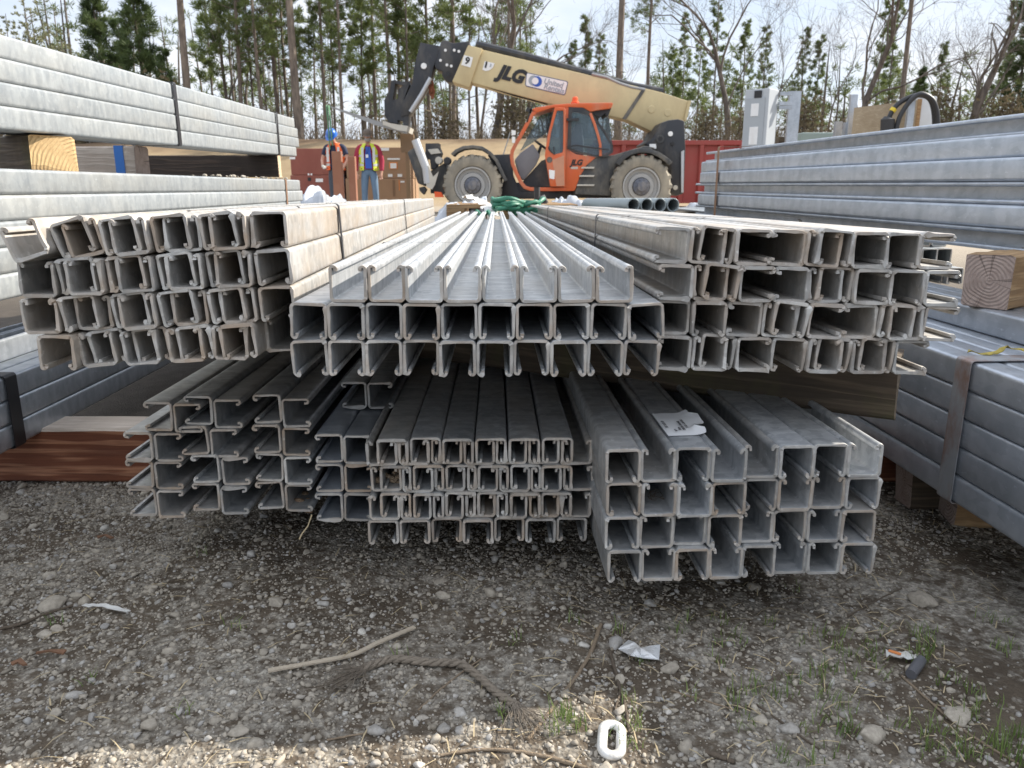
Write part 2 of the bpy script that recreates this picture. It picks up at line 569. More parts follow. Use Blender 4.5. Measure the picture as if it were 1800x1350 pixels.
L.finish({1: "top row", 2: "second row", 3: "third row", 4: "bottom row"})

# --- upper right bundle --------------------------------------------------
Rb = Bundle(1152, 650, .885, (868, HZ + 4), -1.4, "upper right bundle", "channels of the upper right bundle", mk="galv_tan", seed=8)
zr = .0413
Rb.row("L UD R D UD UD R", Rb.x_of(1153, 625), Rb.x_of(1638, 640), 0, 4, lean=4.0)
Rb.row("L D L UD R L DU R", Rb.x_of(1152, 562), Rb.x_of(1689, 580), zr, 3, lean=4.0)
Rb.row("L UD R L UD R D R", Rb.x_of(1156, 498), Rb.x_of(1692, 515), zr * 2, 2, lean=4.0)
Rb.row("L UD R L UD R D R", Rb.x_of(1150, 436), Rb.x_of(1689, 450), zr * 3 + .0005, 1, lean=4.0)
Rb.finish({1: "top row", 2: "second row", 3: "third row", 4: "bottom row"})

# --- lower left bundle: pairs back to back -------------------------------
BL = Bundle(225, 912, 1.0, (868, HZ), .3, "lower left bundle", "channels of the lower left bundle", h=.0385, mk="galv_mid", seed=12)
zb = .0418
for row, lev, backs in ((5, 0, (275, 387, 498, 606)), (4, 1, (270, 387, 498, 606)), (3, 2, (271, 368, 494, 605)), (2, 3, (305, 374, 494))):
    for i, bp in enumerate(backs):
        yy = 890 - lev * 47
        x = BL.x_of(bp, yy)
        dark = "galv_blue" if i == 3 else None
        lo_L, lo_R = ((.003, .0), (.010, .0045), (.0105, .005), (-.001, -.002))[i]
        BL.put("L", x - BL.h - .0004, lev * zb + lo_L, row, dy=.0 if i < 3 else -.012, mk=dark, tilt=BL.rr.uniform(-1.5, 2.5))
        BL.put("R", x + .0004, lev * zb + lo_R, row, dy=.002 if i < 3 else -.012, mk=dark, tilt=BL.rr.uniform(-1, 2))
xx = BL.x_of(614, 700)
BL.put("L", xx - BL.h + .003, 3 * zb + .001, 1, dy=.11)
BL.put("R", xx + .0044, 3 * zb + .0004, 1, dy=.112)
BL.finish({1: "short top row", 2: "second row", 3: "third row", 4: "fourth row", 5: "bottom row"})

# --- lower middle bundle: interlocked ------------------------------------
BMd = Bundle(647, 956, .95, (872, HZ), .0, "lower middle bundle", "channels of the lower middle bundle", h=.035, mk="galv_mid", seed=21)
for i in range(7):
    BMd.put("D", BMd.x_of(647.5, 940) + i * .0421, 0, 4)
for row, z0, x0p, offs, mkk in ((3, .0354, 644, (.0150, .0165, .0160, .0165, .0175, .0165), None),
                                (2, .0735, 648, (.0135, .0140, .0145, .0145, .0150, .0135), None),
                                (1, .1115, 643, (.0150, .0150, .0150, .0155, .0165, .0175), None)):
    xs = BMd.x_of(x0p, 800)
    for i in range(7):
        BMd.put("U", xs + i * .0424 + BMd.rr.uniform(-.0006, .0006), z0, row, mk="galv_tan" if BMd.rr.random() < .3 else None)
        if i < 6:
            BMd.put("D", xs + i * .0424 + offs[i], z0 + .0030, row, dy=-.004, mk="galv_tan" if BMd.rr.random() < .35 else None)
BMd.finish({1: "top row", 2: "second row", 3: "third row", 4: "bottom row"})

# --- lower right bundle ---------------------------------------------------
BR = Bundle(1066, 1023, .832, (856, HZ - 4), .3, "lower right bundle", "channels of the lower right bundle", mk="galv", seed=31)
for row, lev, toks, xa, xb in ((4, 0, "DUDUDUUD", 1067, 1548), (3, 1, "DUUDUDUD", 1063, 1551), (2, 2, "DUUDDUUD", 1066, 1561), (1, 3, "DUDUUDDU", 1064, 1563)):
    yy = 1000 - lev * 57
    a, b = BR.x_of(xa, yy), BR.x_of(xb, yy)
    pit = (b - a - .0413) / 7
    for i, k in enumerate(toks):
        BR.put(k, a + i * pit, lev * .0417 + (.0002 if k == "D" else 0), row, mk="galv_mid" if BR.rr.random() < .4 else None, dy=BR.rr.uniform(-.003, .004) + (.006 if i > 3 else 0))
BR.finish({1: "top row", 2: "second row", 3: "third row", 4: "bottom row"})


# ------------------------------------------------------------------ stacks at both sides
class SideStack:
    "struts seen from the side: each row is placed by a point of the photograph on its visible lower edge"
    def __init__(s, px, py, Y, vp, px_far, where, group, side, mk, seed):
        s.A = P(px, py, Y)
        s.ey = ray(*vp).normalized()
        ex = Vector((1, 0, 0))
        s.ex = (ex - s.ey * ex.dot(s.ey)).normalized()
        s.ez = s.ex.cross(s.ey)
        s.Rm = Matrix((s.ex, s.ey, s.ez)).transposed()
        t = 0.0
        sg = 1 if px_far > px else -1
        while sg * (px_far - proj(s.A + s.ey * t)[0]) > 0 and t < 12: t += .01
        s.far = t
        s.start = t - 3.05
        s.long = 1.0
        s.side, s.where, s.group, s.mk = side, where, group, mk
        s.rr = random.Random(seed)

    def at(s, x, y, z): return s.A + s.ex * x * s.side + s.ey * y + s.ez * z

    def row(s, z, cols, name, shift=0.0, dy=0.0, h=.0413):
        "cols from the visible face inwards; letters as seen by the bundle with R = opening away from centre line to the right"
        x = shift
        for i, k in enumerate(cols):
            wd = .0413
            c = s.at(x + wd / 2, s.far - 3.05 * s.long + dy + s.rr.uniform(-.012, .012), z + .0413 / 2)
            o = link("strut_channel", strut_variant(.0413, s.mk, s.rr))
            o.matrix_world = Matrix.Translation(c) @ s.Rm.to_4x4() @ Matrix.Rotation(R(ROLL[k] + s.rr.uniform(-.5, .5)), 4, "Y") @ Matrix.Diagonal((1, s.long, 1, 1))
            pos = "outermost" if i == 0 else ORD[i] + " from the aisle"
            tag(o, f"long channel, {pos} in the {name} of the {s.where}", "steel channel", s.group)
            x += wd + .0006


LU = SideStack(0, 226, 1.46, (862, 307), 526, "uppermost left-edge stack", "channels of the uppermost left stack", -1, "galv_pale", 41)
for i, nm in enumerate(("bottom row", "third row", "second row", "top row")):
    LU.row(i * .0417, "LUD"[:3], nm, shift=.0 + .003 * (i == 3), dy=(-.05, 0, 0, -.05)[i])
LM = SideStack(0, 530, 1.235, (872, 330), 535, "middle left-edge stack", "channels of the middle left stack", -1, "galv_pale", 43)
for i, nm in enumerate(("bottom row", "fourth row", "third row", "second row", "top row")):
    LM.row(i * .0417, "LUD"[:2] if i < 4 else "LDDD", nm, dy=LM.rr.uniform(-.03, .03))
LB = SideStack(0, 801, 1.225, (850, 343), 420, "lowest left-edge stack", "channels of the lowest left stack", -1, "galv_blue", 45)
for i, nm in enumerate(("bottom row", "third row", "second row")):
    LB.row(i * .0417, "LL" if i < 2 else "LDDD", nm)
LB.row(3 * .0417, "UU", "loose top row", shift=.075)

RB = SideStack(1800, 966, .895, (827, 326), 1330, "lower right-edge stack", "channels of the lower right stack", 1, "galv_blue", 47)
RB.long = 2.0
for i, nm in enumerate(("bottom row", "fourth row", "third row", "second row", "top row")):
    RB.row(i * .0417, "RRD" if 0 < i < 4 else "RDDDDDDD", nm)
RB.row(5 * .0417, "RRD", "back row", shift=.150)
RB.long = .75
RB.mk = "galv_pale"
for i, nm in enumerate(("lower far row", "middle far row", "upper far row")):
    RB.row((5 + i) * .0417, ("RDDD", "LDDD", "LUUU")[i], nm, shift=.36 + .012 * i, dy=2.35 + .06 * i)
RU = SideStack(1800, 447, 1.37, (777, 325), 1226, "upper right-edge stack", "channels of the upper right stack", 1, "galv_blue", 49)
RU.long = 2.0
for i, (nm, cols, sh) in enumerate((("bottom row", "LRDD", .004), ("fourth row", "RR", .0), ("third row", "LR", .004), ("second row", "RR", .0), ("first full row", "RRDD", .028))):
    RU.row(i * .0417, cols, nm, shift=sh, dy=(.05, .0, .05, -.01, .06)[i])
RU.row(5 * .0417, "L", "single top row", shift=.075, dy=.16)


# ------------------------------------------------------------------ straps and ties
def loop_band(name, bundle, y, x0, x1, z0, z1, wd, th, mat, label, cat, ctr=None, sides="both"):
    "flat band round a bundle"
    mb = MB()
    r_ = .006
    def corner(cx, cz, a0):
        return [(cx + r_ * math.cos(R(a0 + 90 * k / 4)), cz + r_ * math.sin(R(a0 + 90 * k / 4))) for k in range(5)]
    lp = corner(x1 - r_, z1 - r_, 0) + corner(x0 + r_, z1 - r_, 90) + corner(x0 + r_, z0 + r_, 180) + corner(x1 - r_, z0 + r_, 270)
    cxm, czm = (x0 + x1) / 2, (z0 + z1) / 2
    vs, fs, n = [], [], len(lp)
    for (x, z) in lp:
        l = math.hypot(x - cxm, z - czm)
        ix, iz = x - (x - cxm) / l * th, z - (z - czm) / l * th
        sl = .004 * math.sin(x * 40)
        for (a, b, yy) in ((x, z, y + sl), (x, z, y + wd + sl), (ix, iz, y + wd + sl), (ix, iz, y + sl)):
            vs.append(bundle.at(a, yy, b))
    for i in range(n):
        j = (i + 1) % n
        for k in range(4):
            k2 = (k + 1) % 4
            fs.append((i * 4 + k, j * 4 + k, j * 4 + k2, i * 4 + k2))
    mb.add(vs, fs)
    o = mb.build(name, mat, smooth=40)
    tag(o, label, cat)
    return o


xLm, xL1 = L.x_of(20, 460), L.x_of(505, 500)
loop_band("steel_strap", L, .33, L.ext[0] - .002, L.ext[1] + .0025, L.ext[2] - .003, L.ext[3] + .0025, .013, .0009, M["strap"], "thin black steel strap round the near part of the upper left bundle", "strap")
loop_band("steel_strap", L, 1.45, L.ext[0] - .002, L.ext[1] + .0025, L.ext[2] - .003, L.ext[3] + .0025, .013, .0009, M["strap"], "thin black steel strap round the far part of the upper left bundle", "strap")
loop_band("tie_wire", C, .40, C.x_of(578, 510) - .001, C.x_of(1115, 510) + .001, .0825, .1262, .003, .0022, M["wire"], "thin tie wire across the near part of the upper centre bundle", "wire")
loop_band("tie_wire", C, 2.15, C.x_of(578, 510) - .001, C.x_of(1115, 510) + .001, .0825, .1262, .005, .0022, M["wire"], "thin tie wire across the far end of the upper centre bundle", "wire")
loop_band("steel_strap", Rb, .50, Rb.ext[0] - .0025, Rb.ext[1] + .0025, Rb.ext[2] - .003, Rb.ext[3] + .0025, .012, .0009, M["strap"], "narrow grey strap round the near part of the upper right bundle", "strap")
loop_band("steel_strap", Rb, 1.75, Rb.ext[0] - .0025, Rb.ext[1] + .0025, Rb.ext[2] - .003, Rb.ext[3] + .0025, .014, .0009, M["strap"], "narrow grey strap round the far part of the upper right bundle", "strap")


def px_y(st, px):
    t = -1.5
    while st.at(0, t, 0).y < .45: t += .01
    sg = 1 if proj(st.at(0, 0, 0))[0] < proj(st.at(0, 1, 0))[0] else -1
    while sg * (px - proj(st.at(0, t, .08))[0]) > 0 and t < st.far: t += .005
    return t


loop_band("steel_strap", LU, px_y(LU, 308), -.0035, .130, -.002, .170, .020, .001, M["strap"], "black steel strap round the uppermost left stack, nearer one", "strap")
loop_band("steel_strap", LU, px_y(LU, 487), -.0035, .130, -.002, .170, .020, .001, M["strap"], "black steel strap near the far end of the uppermost left stack", "strap")
loop_band("rusty_strap", LM, px_y(LM, 504), -.003, .172, -.002, .211, .020, .001, M["strap_brown"], "rust brown strap near the far end of the middle left stack", "strap")
loop_band("steel_strap", LB, px_y(LB, 9), -.004, .172, -.002, .128, .032, .0012, M["strap"], "wide black strap round the lowest left-edge stack", "strap")
loop_band("rusty_strap", RB, px_y(RB, 1690), -.004, .172, -.0025, .2115, .034, .0014, M["strap_rust"], "wide grey strap with rust patches round the lower right stack", "strap")
loop_band("rusty_strap", RU, px_y(RU, 1262), -.005, .140, -.003, .255, .022, .001, M["strap_brown"], "rust brown strap at the far end of the upper right stack", "strap")


# ------------------------------------------------------------------ timbers
def timber(name, a, b, hgt, dep, mats, label, cat="timber", seed=0, group=None, twist=0.0, rough=.0012):
    "square timber from a to b: points on the middle of the lower face; hgt up, dep across"
    rr = random.Random(seed)
    a, b = Vector(a), Vector(b)
    d = (b - a); ln = d.length
    ang = math.atan2(d.y, d.x)
    mb = MB()
    n = 24
    prof = [(-dep / 2, -hgt / 2), (dep / 2, -hgt / 2), (dep / 2, hgt / 2), (-dep / 2, hgt / 2)]
    ch = .004
    pr = []
    for i, (y, z) in enumerate(prof):
        sy, sz = (1 if y > 0 else -1), (1 if z > 0 else -1)
        pp = [(y - sy * ch, z), (y, z - sz * ch)]
        if sy * sz > 0: pp.reverse()
        pr += pp
    m = len(pr)
    vs, fs = [], []
    for i in range(n + 1):
        x = -ln / 2 + ln * i / n
        for (y, z) in pr:
            e = rough * (2.2 if i in (0, n) else 1)
            vs.append((x + (rr.uniform(-e, e) * 1.5 if i in (0, n) else 0), y + rr.uniform(-e, e), z + rr.uniform(-e, e)))
    for i in range(n):
        for k in range(m):
            k2 = (k + 1) % m
            fs.append((i * m + k, i * m + k2, (i + 1) * m + k2, (i + 1) * m + k))
    mb.add(vs, fs, 0)
    top = [j for j, f in enumerate(fs) if sum(vs[q][2] for q in f) / 4 > hgt * .45]
    for j in top: mb.m[j] = 2 if len(mats) > 2 else 0
    mb.add(vs[:m], [tuple(range(m))], 1)
    mb.add(vs[-m:], [tuple(range(m))], 1)
    o = mb.build(name, list(mats), smooth=0)
    o.location = (a + b) / 2 + Vector((0, 0, hgt / 2))
    o.rotation_euler = (math.asin(twist), -math.atan2(d.z, math.hypot(d.x, d.y)), ang)
    tag(o, label, cat, group)
    return o


# the timber on the ground under the three lower bundles
timber("dunnage_timber", (-1.25, 1.395, -.002), (.74, 1.395, -.002), .103, .089, (M["wood_red"], M["end_dark"], M["wood_top"]),
       "long red brown timber on the gravel under the lower bundles", seed=1)
# oblique timber between upper and lower bundles
ta, tb = Vector((-.55, 1.66, 0)), Vector((.534, 1.028, 0))
zt = C.at(0, 0, 0).z - .0885 - .006
timber("dunnage_timber", ta + Vector((0, 0, zt - .004)), tb + Vector((0, 0, zt - .004)), .086, .089, (M["wood_dark"], M["end_dark"]),
       "dark weathered timber between the upper and lower bundles", seed=2)
# left side stack
def cross_timber(st, ypos, z, x0, x1, hgt, dep, mats, label, seed):
    a = st.at(x0, ypos, z); b = st.at(x1, ypos, z)
    return timber("dunnage_timber", a, b, hgt, dep, mats, label, seed=seed)

le = P(98, 300, 1.64); le.z = LU.at(0, px_y(LU, 98), -.089).z
timber("dunnage_timber", le + Vector((-.52, .39, 0)), le, .086, .089, (M["wood_dark"], M["end_tan"], M["wood_dark"]), "timber with a bright tan cut end in the left stack", seed=5)
cross_timber(LU, px_y(LU, 488), -.09, .0, .72, .087, .05, (M["wood_shaded"], M["end_pale"], M["wood_shaded"]), "timber with painted-in shade and a pale end at the far left stack", 6)
cross_timber(LB, 1.2, .1265, .07, .6, .080, .089, (M["wood_dark"], M["end_dark"]), "dark timber between the lowest and middle left stacks", 7)
# right side stack
cross_timber(RU, px_y(RU, 1640), -.09, -.03, .5, .088, .089, (M["wood_dark"], M["end_dark"]), "timber far inside the right stack", 8) if False else None
ra = P(1728, 531, 1.27); ra.z = RB.at(.2, 0, 0).z + 6 * .0417 + .002; rb = ra + Vector((.46, .345, -.004))
timber("dunnage_timber", ra, rb, .088, .074, (M["wood_tan"], M["end_grey"]), "timber with grey ringed cut end in the right stack", seed=9)
g1 = G(1716, 922, 0.0)
timber("dunnage_timber", (g1.x - .035, g1.y + .03, -.001), (g1.x + .45, g1.y - .05, .0), .060, .075, (M["wood_tan"], M["end_grey"]), "short tan timber block under the lower right stack", seed=10)
g2 = G(1640, 905, 0.0)
timber("dunnage_timber", (g2.x - .028, g2.y + .05, .0), (g2.x + .40, g2.y + .05, .0), .075, .06, (M["wood_dark"], M["end_grey"]), "grey timber stub behind the tan block at right", seed=11)
# ------------------------------------------------------------------ ground
_lat = np.random.RandomState(5).rand(256, 256)


def vnoise(x, y):
    xi, yi = np.floor(x).astype(int), np.floor(y).astype(int)
    fx, fy = x - xi, y - yi
    fx, fy = fx * fx * (3 - 2 * fx), fy * fy * (3 - 2 * fy)
    a, b = _lat[xi % 256, yi % 256], _lat[(xi + 1) % 256, yi % 256]
    c, d = _lat[xi % 256, (yi + 1) % 256], _lat[(xi + 1) % 256, (yi + 1) % 256]
    return (a * (1 - fx) + b * fx) * (1 - fy) + (c * (1 - fx) + d * fx) * fy


def fbm(x, y, o=4):
    s_, a, t = 0.0, 1.0, 0.0
    for k in range(o):
        s_ = s_ + a * vnoise(x * 2 ** k + 17 * k, y * 2 ** k + 31 * k); t += a; a *= .5
    return s_ / t - .5


def sstep(e0, e1, x):
    t = np.clip((x - e0) / (e1 - e0), 0, 1)
    return t * t * (3 - 2 * t)


def ground_h(x, y):
    x, y = np.asarray(x, float), np.asarray(y, float)
    near = 1 - sstep(2.5, 5, np.hypot(x, y))
    h = near * (.020 * fbm(x * 3.2, y * 3.2, 3) + .008 * fbm(x * 17, y * 17, 3) - .004)
    # nothing may rise through the timbers under the stacks
    flat = sstep(1.1, 1.3, y) * near
    h = h * (1 - flat) - .006 * flat
    far = sstep(5, 12, y)
    h += far * .10 * fbm(x * .3, y * .3, 3)
    edge = 26 + 2.0 * fbm(x * .08, y * 0, 2) * 2
    h += sstep(edge, edge + 12, y) * (2.75 + .5 * fbm(x * .15, y * .15, 3)) + sstep(38, 120, y) * 2.0
    return h


def gh(x, y): return float(ground_h(x, y))


xs = np.concatenate([-np.geomspace(1.7, 160, 60)[::-1], np.arange(-1.66, 1.66, .012), np.geomspace(1.7, 160, 60)])
ys = np.concatenate([-np.geomspace(.4, 30, 12)[::-1], np.arange(.36, 2.3, .012), np.geomspace(2.33, 230, 110)])
gx, gy = np.meshgrid(xs, ys)
gz = ground_h(gx, gy)
gv = np.stack([gx.ravel(), gy.ravel(), gz.ravel()], 1)
nx, ny = len(xs), len(ys)
ii, jj = np.meshgrid(np.arange(nx - 1), np.arange(ny - 1))
q0 = (jj * nx + ii).ravel()
gf = np.stack([q0, q0 + 1, q0 + nx + 1, q0 + nx], 1)


def np_mesh(name, v, f, mats, smooth=False):
    me = bpy.data.meshes.new(name)
    me.vertices.add(len(v)); me.vertices.foreach_set("co", np.asarray(v, np.float32).ravel())
    k = f.shape[1]
    me.loops.add(f.size); me.loops.foreach_set("vertex_index", f.astype(np.int32).ravel())
    me.polygons.add(len(f)); me.polygons.foreach_set("loop_start", np.arange(0, f.size, k, dtype=np.int32))
    if smooth: me.polygons.foreach_set("use_smooth", np.ones(len(f), bool))
    for m in (mats if isinstance(mats, (list, tuple)) else [mats]): me.materials.append(m)
    me.update(calc_edges=True)
    return me


m, nt, b = new_mat("yard_ground")
tc = N(nt, "ShaderNodeTexCoord")
soil = mix(nt, ramp(nt, noise(nt, 14, 6, .65), [(.3, 0.0), (.7, 1.0)]), (.062, .048, .035), (.135, .108, .080))
vo = N(nt, "ShaderNodeTexVoronoi"); vo.inputs["Scale"].default_value = 230; nt.links.new(tc.outputs["Object"], vo.inputs["Vector"])
sp = N(nt, "ShaderNodeSeparateColor"); nt.links.new(vo.outputs["Color"], sp.inputs[0])
grit = mix(nt, sp.outputs[0], (.20, .183, .158), (.50, .465, .40))
gm_ = ramp(nt, mix(nt, .5, noise(nt, 5, 5, .6), noise(nt, 70, 3, .6)), [(.46, 0.0), (.60, .85)])
near_c = mix(nt, gm_, soil, grit)
# beyond the yard: dry grass on the bank, pine straw on top of it
sx = N(nt, "ShaderNodeSeparateXYZ"); nt.links.new(tc.outputs["Object"], sx.inputs[0])
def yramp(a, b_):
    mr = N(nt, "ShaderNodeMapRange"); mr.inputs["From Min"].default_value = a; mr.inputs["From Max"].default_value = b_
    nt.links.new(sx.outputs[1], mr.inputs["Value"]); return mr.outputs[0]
yard = mix(nt, noise(nt, .8, 6, .6), (.25, .21, .165), (.40, .345, .27))
grass = mix(nt, noise(nt, 1.6, 7, .75), (.22, .15, .085), (.38, .295, .18))
straw = mix(nt, noise(nt, 1.2, 7, .7), (.09, .06, .04), (.21, .14, .085))
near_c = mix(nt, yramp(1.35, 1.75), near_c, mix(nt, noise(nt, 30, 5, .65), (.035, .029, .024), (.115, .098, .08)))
c = mix(nt, yramp(3.5, 7), near_c, yard)
c = mix(nt, yramp(23, 27), c, grass)
jn = N(nt, "ShaderNodeMath", operation="MULTIPLY_ADD"); nt.links.new(noise(nt, .5, 3), jn.inputs[0]); jn.inputs[1].default_value = 3; nt.links.new(sx.outputs[1], jn.inputs[2])
mrs = N(nt, "ShaderNodeMapRange"); mrs.inputs["From Min"].default_value = 35.5; mrs.inputs["From Max"].default_value = 37.5; nt.links.new(jn.outputs[0], mrs.inputs["Value"])
c = mix(nt, mrs.outputs[0], c, straw)
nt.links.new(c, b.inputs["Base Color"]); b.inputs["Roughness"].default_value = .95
b.inputs["Specular IOR Level"].default_value = .2
bump(nt, b, mix(nt, .5, vo.outputs["Distance"], noise(nt, 120, 5, .65)), .9, .004)
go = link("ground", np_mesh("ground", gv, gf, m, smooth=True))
tag(go, kind="structure")

# ------------------------------------------------------------------ gravel: one scatter of small broken stones
NR = np.random.RandomState(9)
t_ = (1 + 5 ** .5) / 2
ICO_V = np.array([(-1, t_, 0), (1, t_, 0), (-1, -t_, 0), (1, -t_, 0), (0, -1, t_), (0, 1, t_), (0, -1, -t_), (0, 1, -t_), (t_, 0, -1), (t_, 0, 1), (-t_, 0, -1), (-t_, 0, 1)]) / math.hypot(1, t_)
ICO_F = np.array([(0, 11, 5), (0, 5, 1), (0, 1, 7), (0, 7, 10), (0, 10, 11), (1, 5, 9), (5, 11, 4), (11, 10, 2), (10, 7, 6), (7, 1, 8), (3, 9, 4), (3, 4, 2), (3, 2, 6), (3, 6, 8), (3, 8, 9), (4, 9, 5), (2, 4, 11), (6, 2, 10), (8, 6, 7), (9, 8, 1)])


def subdiv(v, f):
    vs, fs, c_ = list(map(tuple, v)), [], {}
    def mid(a, b_):
        k = (min(a, b_), max(a, b_))
        if k not in c_:
            p = np.array(vs[a]) + np.array(vs[b_]); vs.append(tuple(p / np.linalg.norm(p))); c_[k] = len(vs) - 1
        return c_[k]
    for a, b_, d in f:
        x, y, z = mid(a, b_), mid(b_, d), mid(d, a)
        fs += [(a, x, z), (b_, y, x), (d, z, y), (x, y, z)]
    return np.array(vs), np.array(fs)


ICO2_V, ICO2_F = subdiv(ICO_V, ICO_F)


def stones(pos, rad, base_v, base_f, jit, rs, squash=(.5, .9), cuts=0):
    n, k = len(pos), len(base_v)
    v = np.repeat(base_v[None], n, 0) * (1 + jit * (rs.rand(n, k, 1) - .5) * 2)
    sc_ = np.stack([rs.uniform(.75, 1.35, n), rs.uniform(.7, 1.1, n), rs.uniform(*squash, n)], 1)
    for _ in range(cuts):                  # broken faces
        nn = rs.normal(0, 1, (n, 3)); nn /= np.linalg.norm(nn, axis=1)[:, None]
        t = np.clip(np.einsum("nkj,nj->nk", v, nn) - rs.uniform(.35, .75, n)[:, None], 0, None)
        v -= t[:, :, None] * nn[:, None, :]
    v *= sc_[:, None, :]
    # random tilt, then a turn about z
    ax, az = rs.uniform(-.5, .5, n), rs.uniform(0, 6.283, n)
    ca, sa = np.cos(ax)[:, None], np.sin(ax)[:, None]
    y, z = v[:, :, 1] * ca - v[:, :, 2] * sa, v[:, :, 1] * sa + v[:, :, 2] * ca
    cz_, sz_ = np.cos(az)[:, None], np.sin(az)[:, None]
    x, y = v[:, :, 0] * cz_ - y * sz_, v[:, :, 0] * sz_ + y * cz_
    v = np.stack([x, y, z], 2) * rad[:, None, None] + pos[:, None, :]
    f = (base_f[None] + (np.arange(n) * k)[:, None, None]).reshape(-1, 3)
    return v.reshape(-1, 3), f


def stone_mat(name):
    m, nt, b = new_mat(name)
    at = N(nt, "ShaderNodeAttribute"); at.attribute_name = "tint"
    c = ramp(nt, at.outputs["Fac"], [(.0, (.11, .094, .078)), (.18, (.26, .228, .182)), (.45, (.40, .358, .295)), (.7, (.51, .455, .375)), (.84, (.38, .37, .355)), (1.0, (.74, .70, .63))])
    c = mix(nt, ramp(nt, noise(nt, 160, 5, .7), [(.35, .55), (.7, 0.0)]), c, (.17, .15, .125))
    nt.links.new(c, b.inputs["Base Color"]); b.inputs["Roughness"].default_value = .9
    b.inputs["Specular IOR Level"].default_value = .25
    bump(nt, b, noise(nt, 420, 4, .7), .5, .001)
    return m


M["stone"] = stone_mat("gravel_stone")


def set_tint(me, vals, per):
    a = me.attributes.new("tint", "FLOAT", "POINT")
    a.data.foreach_set("value", np.repeat(vals, per).astype(np.float32))


def density(x, y):
    d = .47 + 2.2 * fbm(x * 2.6 + 3, y * 2.6 + 9, 4)
    d -= .42 * sstep(.0, .4, x) * (1 - sstep(.9, 1.2, y))          # bare soil at the right
    d += .32 * sstep(.05, .5, -x)
    d -= .50 * np.exp(-((x - .02) / .26) ** 2 - ((y - .86) / .11) ** 2)
    return np.clip(d, .05, 1)


def scatter(n, y0, y1):
    y = np.sqrt(NR.uniform(y0 * y0, y1 * y1, n))
    x = NR.uniform(-1, 1, n) * (.74 * y + .12)
    keep = NR.rand(n) < density(x, y)
    return x[keep], y[keep]


gx1, gy1 = scatter(120000, .50, 1.75)
r1 = np.clip(np.exp(NR.normal(math.log(.00175), .50, len(gx1))), .001, .0055)
p1_ = np.stack([gx1, gy1, ground_h(gx1, gy1) + r1 * NR.uniform(-.25, .35, len(r1))], 1)
v1, f1 = stones(p1_, r1, ICO_V, ICO_F, .34, NR, cuts=3)
me = np_mesh("gravel", v1, f1, M["stone"]); set_tint(me, np.clip(NR.beta(2.2, 2.0, len(r1)), 0, 1), 12)
tag(link("gravel", me), "pale crushed gravel spread over the dark soil", "gravel", kind="stuff")
gx2, gy2 = scatter(2400, .52, 1.7)
r2 = np.clip(np.exp(NR.normal(math.log(.0048), .36, len(gx2))), .004, .0135)
p2_ = np.stack([gx2, gy2, ground_h(gx2, gy2) + r2 * NR.uniform(-.2, .3, len(r2))], 1)
v2, f2 = stones(p2_, r2, ICO2_V, ICO2_F, .07, NR, cuts=6)
me = np_mesh("coarse_gravel", v2, f2, M["stone"]); set_tint(me, np.clip(NR.beta(3.0, 1.5, len(r2)), 0, 1), 42)
tag(link("coarse_gravel", me), "coarser grey and tan stones lying among the fine gravel", "gravel", kind="stuff")

def Gs(px, py):
    g = G(px, py, 0)
    for _ in range(5): g = G(px, py, gh(g.x, g.y))
    return g


# the larger stones one can point at: pixel centre, half width in px, tint, label
ROCKS = [
    (777, 1050, 13, .62, "pale angular stone alone on the dark soil below the lower middle bundle"),
    (1178, 1179, 17, .5, "blocky grey stone beside the torn white foil"),
    (1684, 1264, 25, .66, "pale rounded stone at the lower right, the largest there"),
    (1526, 1296, 24, .58, "flat tan stone near the bottom right corner"),
    (1387, 1285, 18, .8, "light grey wedge stone in the grass at the lower right"),
    (95, 1067, 26, .6, "flat pale stone at the left beside the white plastic strip"),
    (78, 1118, 14, .72, "whitish stone below the flat pale stone at the left"),
    (133, 1050, 11, .45, "grey stone at the left above the white plastic strip"),
    (420, 1288, 16, .5, "brown grey stone near the bottom left of the photo"),
    (660, 1285, 15, .82, "bluish white stone below the frayed rope end"),
    (485, 1062, 15, .5, "flat tan stone in the gravel below the lower left bundle"),
    (268, 1035, 10, .55, "small round stone left of centre above the plastic strip"),
    (1335, 1268, 13, .6, "pale stone between the white ring and the right corner"),
    (1620, 1060, 24, .5, "low tan stone by the foot of the right stack"),
]
RS = np.random.RandomState(77)
for (px, py, hw, tint, lab) in ROCKS:
    g = Gs(px, py)
    sc_ = hw * math.hypot(g.y, g.z - CAM_H) / FPX
    v = ICO2_V.copy(); f = ICO2_F
    v, f = subdiv(v, f)
    d = 1 + .22 * np.sin(v @ RS.normal(0, 2.6, 3) + RS.rand() * 6) * np.cos(v @ RS.normal(0, 2.2, 3)) + .05 * (RS.rand(len(v)) - .5)
    v = v * d[:, None]
    for _ in range(6):                     # broken faces
        nrm_ = RS.normal(0, 1, 3); nrm_ /= np.linalg.norm(nrm_)
        t = v @ nrm_ - RS.uniform(.55, .8)
        v = v - np.outer(np.clip(t, 0, None), nrm_)
    v = v * np.array([1.0, RS.uniform(.6, .85), RS.uniform(.45, .65)]) * sc_
    me = np_mesh("stone", v, f, M["stone"]); set_tint(me, np.full(1, tint), len(v))
    o = link("stone", me)
    o.location = (g.x, g.y, gh(g.x, g.y) + sc_ * .22)
    o.rotation_euler = (0, 0, RS.uniform(-.5, .5))
    tag(o, lab, "stone", "larger stones on the gravel")


# ------------------------------------------------------------------ litter on the gravel
def on_ground(pts, lift=.003):
    out = []
    for px, py in pts:
        g = Gs(px, py)
        out.append(Vector((g.x, g.y, gh(g.x, g.y) + lift)))
    return out


